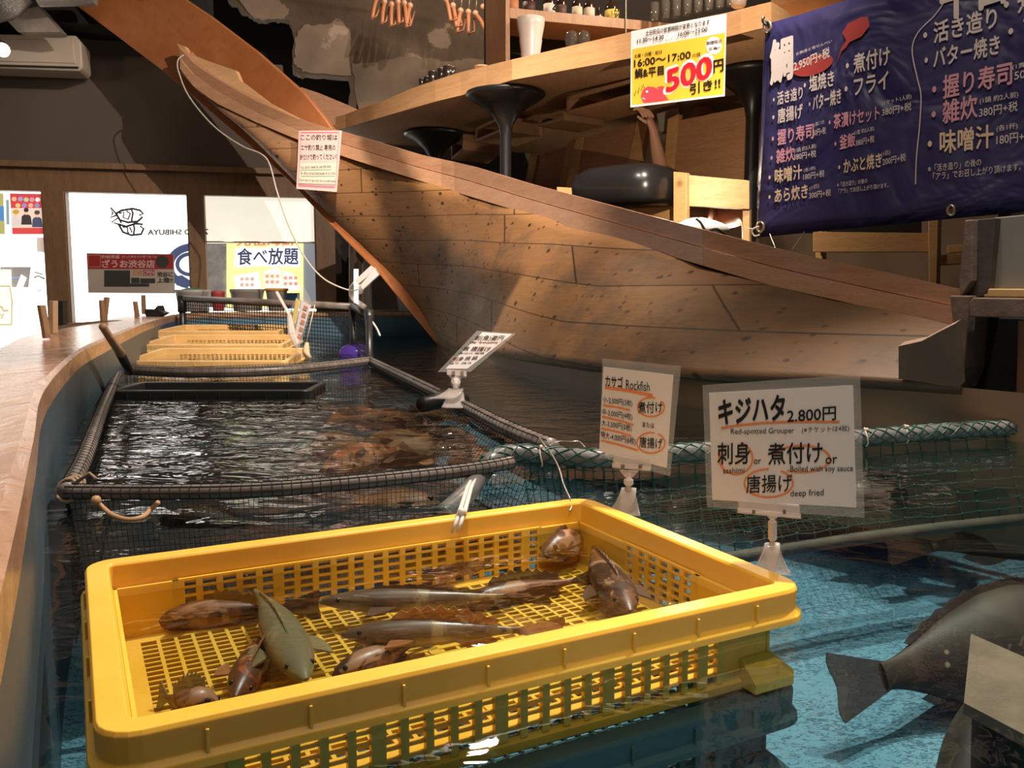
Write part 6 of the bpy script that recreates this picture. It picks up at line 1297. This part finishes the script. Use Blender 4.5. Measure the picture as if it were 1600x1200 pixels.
mb = MB(); mb.prism([P(x, y, 5.75) for x, y in ((226, 483), (240, 484), (246, 477), (249, 486), (257, 489), (246, 495), (228, 495), (226, 489))], (0.01, 0.08, 0)); solo('black_clip', mb, M_blackpl, 'small black clip lying on the ledge near the far corner', 'clip', bevel=0.004)
mb = MB(); mb.prism([P(86, 507, 3.9), P(160, 502, 4.7), P(230, 499, 5.4), P(230, 504, 5.4), P(160, 508, 4.7), P(86, 515, 3.9)], (-0.04, 0.06, 0)); solo('ledge_batten', mb, mat('dark_batten', (0.10, 0.065, 0.045), 0.6), 'thin dark wooden batten lying along the outer edge of the ledge', 'batten')
nt2 = thing('landing_net', 'wooden handled net leaning in the corner of the dark net pen', 'net', P(203, 580, 3.05))
mb = MB(); mb.tube([P(161, 511, 2.6), P(176, 534, 2.76), P(189, 553, 2.9)], [0.0115, 0.013, 0.0145], 10); mb.ball(P(161, 511, 2.6), 0.0125, 10, 6); part('handle', mb, wood('handle_wood', (0.42, 0.24, 0.13), (0.50, 0.30, 0.17), (4, 4, 1), 4, 0.5), nt2, smooth=True)
mb = MB(); mb.tube([P(186, 549, 2.88), P(198, 571, 3.0), P(203, 582, 3.05)], [0.015, 0.016, 0.013], 10); part('sleeve', mb, M_blackpl, nt2, smooth=True)
def tub(x0, x1, y0, y1, Y, name, lab, c, cat='bucket', rimc=None, content=None):
    k = Y/F_PX; r = (x1-x0)/2*k; base = P((x0+x1)/2, y1, Y); H = (y1-y0)*k; t = thing(name, lab, cat, base)
    mb = MB(); mb.lathe(base, [(r*0.75, 0), (r*0.8, 0.003), (r*0.97, H*0.85), (r, H*0.87), (r, H), (r*0.93, H), (r*0.85, H*0.5)], 24); part('shell', mb, c, t, smooth=True)
    if rimc: mb = MB(); mb.tube([base+Vector((r*1.01*math.cos(q*math.pi/10), r*1.01*math.sin(q*math.pi/10), H)) for q in range(20)], 0.012, 6, closed=True); part('rim', mb, rimc, t, smooth=True)
    if content: mb = MB(); mb.ball(base+Vector((0, 0, H*0.9)), r*0.8, 14, 8, (1, 1, 0.3)); part('filling', mb, content, t, smooth=True)
M_wpl = mat('white_bucket_plastic', (0.36, 0.34, 0.31), 0.5)
tub(276, 329, 453, 486, 6.95, 'white_bucket', 'pale bucket filled with something green behind the mesh fence', M_wpl, content=mat('green_filling', (0.05, 0.20, 0.06), 0.6))
tub(331, 352, 455, 486, 6.85, 'red_tub', 'small red tub with green top behind the mesh fence', mat('red_plastic', (0.35, 0.04, 0.04), 0.5), content=mat('green_filling2', (0.10, 0.22, 0.06), 0.6))
tub(361, 413, 452, 486, 7.05, 'grey_bowl', 'wide grey bowl on the far ledge below the yellow signboard', mat('grey_bowl_plastic', (0.30, 0.28, 0.26), 0.5), 'bowl')
tub(417, 449, 453, 486, 7.1, 'grey_cup', 'grey tub with orange rim on the far ledge, right of the grey bowl', mat('grey_cup_plastic', (0.26, 0.24, 0.22), 0.5), 'tub', mat('orange_rim', (0.65, 0.30, 0.06), 0.5))
mb = MB(); mb.box(P(457, 470, 7.15), (0.10, 0.1, 0.13)); mb.box(P(457, 464, 7.13), (0.11, 0.02, 0.015)); solo('blue_box', mb, mat('blue_box_plastic', (0.05, 0.16, 0.35), 0.5), 'small blue box on the far ledge next to the orange-rimmed tub', 'box')
mb = MB(); mb.tube([P(549, 350, 7.0), P(549, 484, 7.0)], 0.020, 10); solo('white_pole', mb, mat('white_pole_paint', (0.45, 0.40, 0.34), 0.5), 'thin white vertical pole right of the window wall', 'pole', smooth=True)
mb = MB(); c = P(574, 486, 6.9); mb.lathe(c, [(0.035, 0), (0.036, 0.01), (0.036, 0.36), (0.02, 0.40), (0.018, 0.42)], 16); solo('clear_bottle', mb, mat('cloudy_plastic', (0.50, 0.45, 0.40), 0.2, alpha=0.45), 'tall cloudy plastic tube on the far ledge left of the stone slab', 'tube', smooth=True)
mb = MB(); q = [P(x, y, 7.15) for x, y in ((553, 345), (640, 345), (640, 484), (582, 484), (580, 430), (556, 400))]; mb.prism(q, (0.03, 0.25, 0)); solo('stone_slab', mb, concrete('stained_stone', (0.07, 0.055, 0.035), (0.13, 0.10, 0.07), (0.10, 0.035, 0.02), (0.34, 0.29, 0.20)), 'dark stained stone slab on the far ledge behind the boat stem', 'slab')
tub(619, 662, 455, 486, 6.95, 'white_bucket', 'pale bucket on the far ledge partly behind the boat stem', M_wpl)
mb = MB()
for i in range(1): mb.ball(Pz(556, 552, 0.0), 0.085, 16, 8, (1.25, 0.9, 0.7))
solo('purple_float', mb, mat('purple_plastic', (0.06, 0.03, 0.22), 0.15), 'shiny purple float bobbing behind the mesh fence corner', 'float', smooth=True)
# orange cord hung on the crate sign clip
mb = MB(); mb.tube([P(492, 476, 4.3), P(483, 515, 4.3), P(478, 540, 4.3)], 0.003, 5); mb.tube([P(480, 535, 4.3), P(478, 548, 4.3), P(481, 562, 4.28)], [0.008, 0.02, 0.012], 8); mb.tube([P(477, 548, 4.28), P(484, 560, 4.28)], 0.014, 6)
solo('rope_knot', mb, mat('tan_rope', (0.50, 0.33, 0.20), 0.8), 'tan rope knot hanging at the right end of the worn yellow crates', 'rope', smooth=True)

# ================================================================ rusty post, pane and void on the right
M_rust = mottled('rusty_plastered_steel', (0.085, 0.052, 0.038), (0.14, 0.09, 0.065), 9, 0.85, 0.5)
RP = vplane(1490, 2.30, 1700, 2.05)
def rpoly(name, q, off, th, mt, par=None): mb = MB(); mb.prism([RP.R(x, y, off) for x, y in q], -RP.n*th); return part(name, mb, mt, par, bevel=0.003)
po = thing('rusty_post', 'thick rough rusty post where the boat gunwale ends', 'post', RP.R(1500, 608))
rpoly('column', [(1507, 344), (1520, 343), (1518, 440), (1500, 466), (1498, 440)], 0.02, 0.10, M_rust, po); rpoly('dark_face', [(1520, 343), (1556, 340), (1545, 460), (1512, 470)], -0.01, 0.10, mottled('dark_steel', (0.03, 0.024, 0.018), (0.055, 0.042, 0.032), 9, 0.8, 0.3), po)
rpoly('foot', [(1484, 462), (1515, 462), (1511, 520), (1507, 575), (1494, 609), (1488, 606), (1492, 540)], 0.03, 0.12, M_rust, po)
rpoly('sill_block', [(1514, 474), (1520, 465), (1700, 468), (1700, 500), (1515, 495)], 0.05, 0.12, M_rust, po)
wn = thing('glass_panel', 'dusty grey glass panel with warm lit lower edge at the right picture edge', 'window', RP.R(1600, 460))
rpoly('pane', [(1552, 340), (1700, 326), (1700, 456), (1539, 455)], -0.04, 0.01, mottled('dusty_glass', (0.17, 0.155, 0.135), (0.22, 0.20, 0.175), 4, 0.3, 0.05), wn); rpoly('lower_frame', [(1538, 451), (1700, 452), (1700, 466), (1536, 464)], -0.01, 0.05, mat('warm_frame', (0.42, 0.27, 0.11), 0.4), wn)
o = rpoly('wall_void', [(1508, 495), (1700, 500), (1700, 640), (1500, 625)], -0.10, 0.02, M_black); o['kind'] = 'structure'
o = rpoly('trim_9', [(1590, 500), (1700, 500), (1700, 640), (1587, 625)], -0.02, 0.05, M_strake); o['kind'] = 'structure'
# rusty gusset closing the stern end of the hull
q = [(1404, 541), (1440, 533), (1470, 517), (1492, 506), (1499, 604), (1404, 592)]; gus = Plane(P(1404, 560, Ywl(1404)-0.075), P(1499, 560, Ywl(1499)-0.10), P(1450, 500, Ywl(1450)-0.12)); mb = MB(); mb.prism([gus.R(x, y) for x, y in q], -gus.n*0.03); part('stern_gusset', mb, mottled('stained_gusset', (0.13, 0.075, 0.05), (0.20, 0.12, 0.075), 4, 0.7, 0.2), boat)
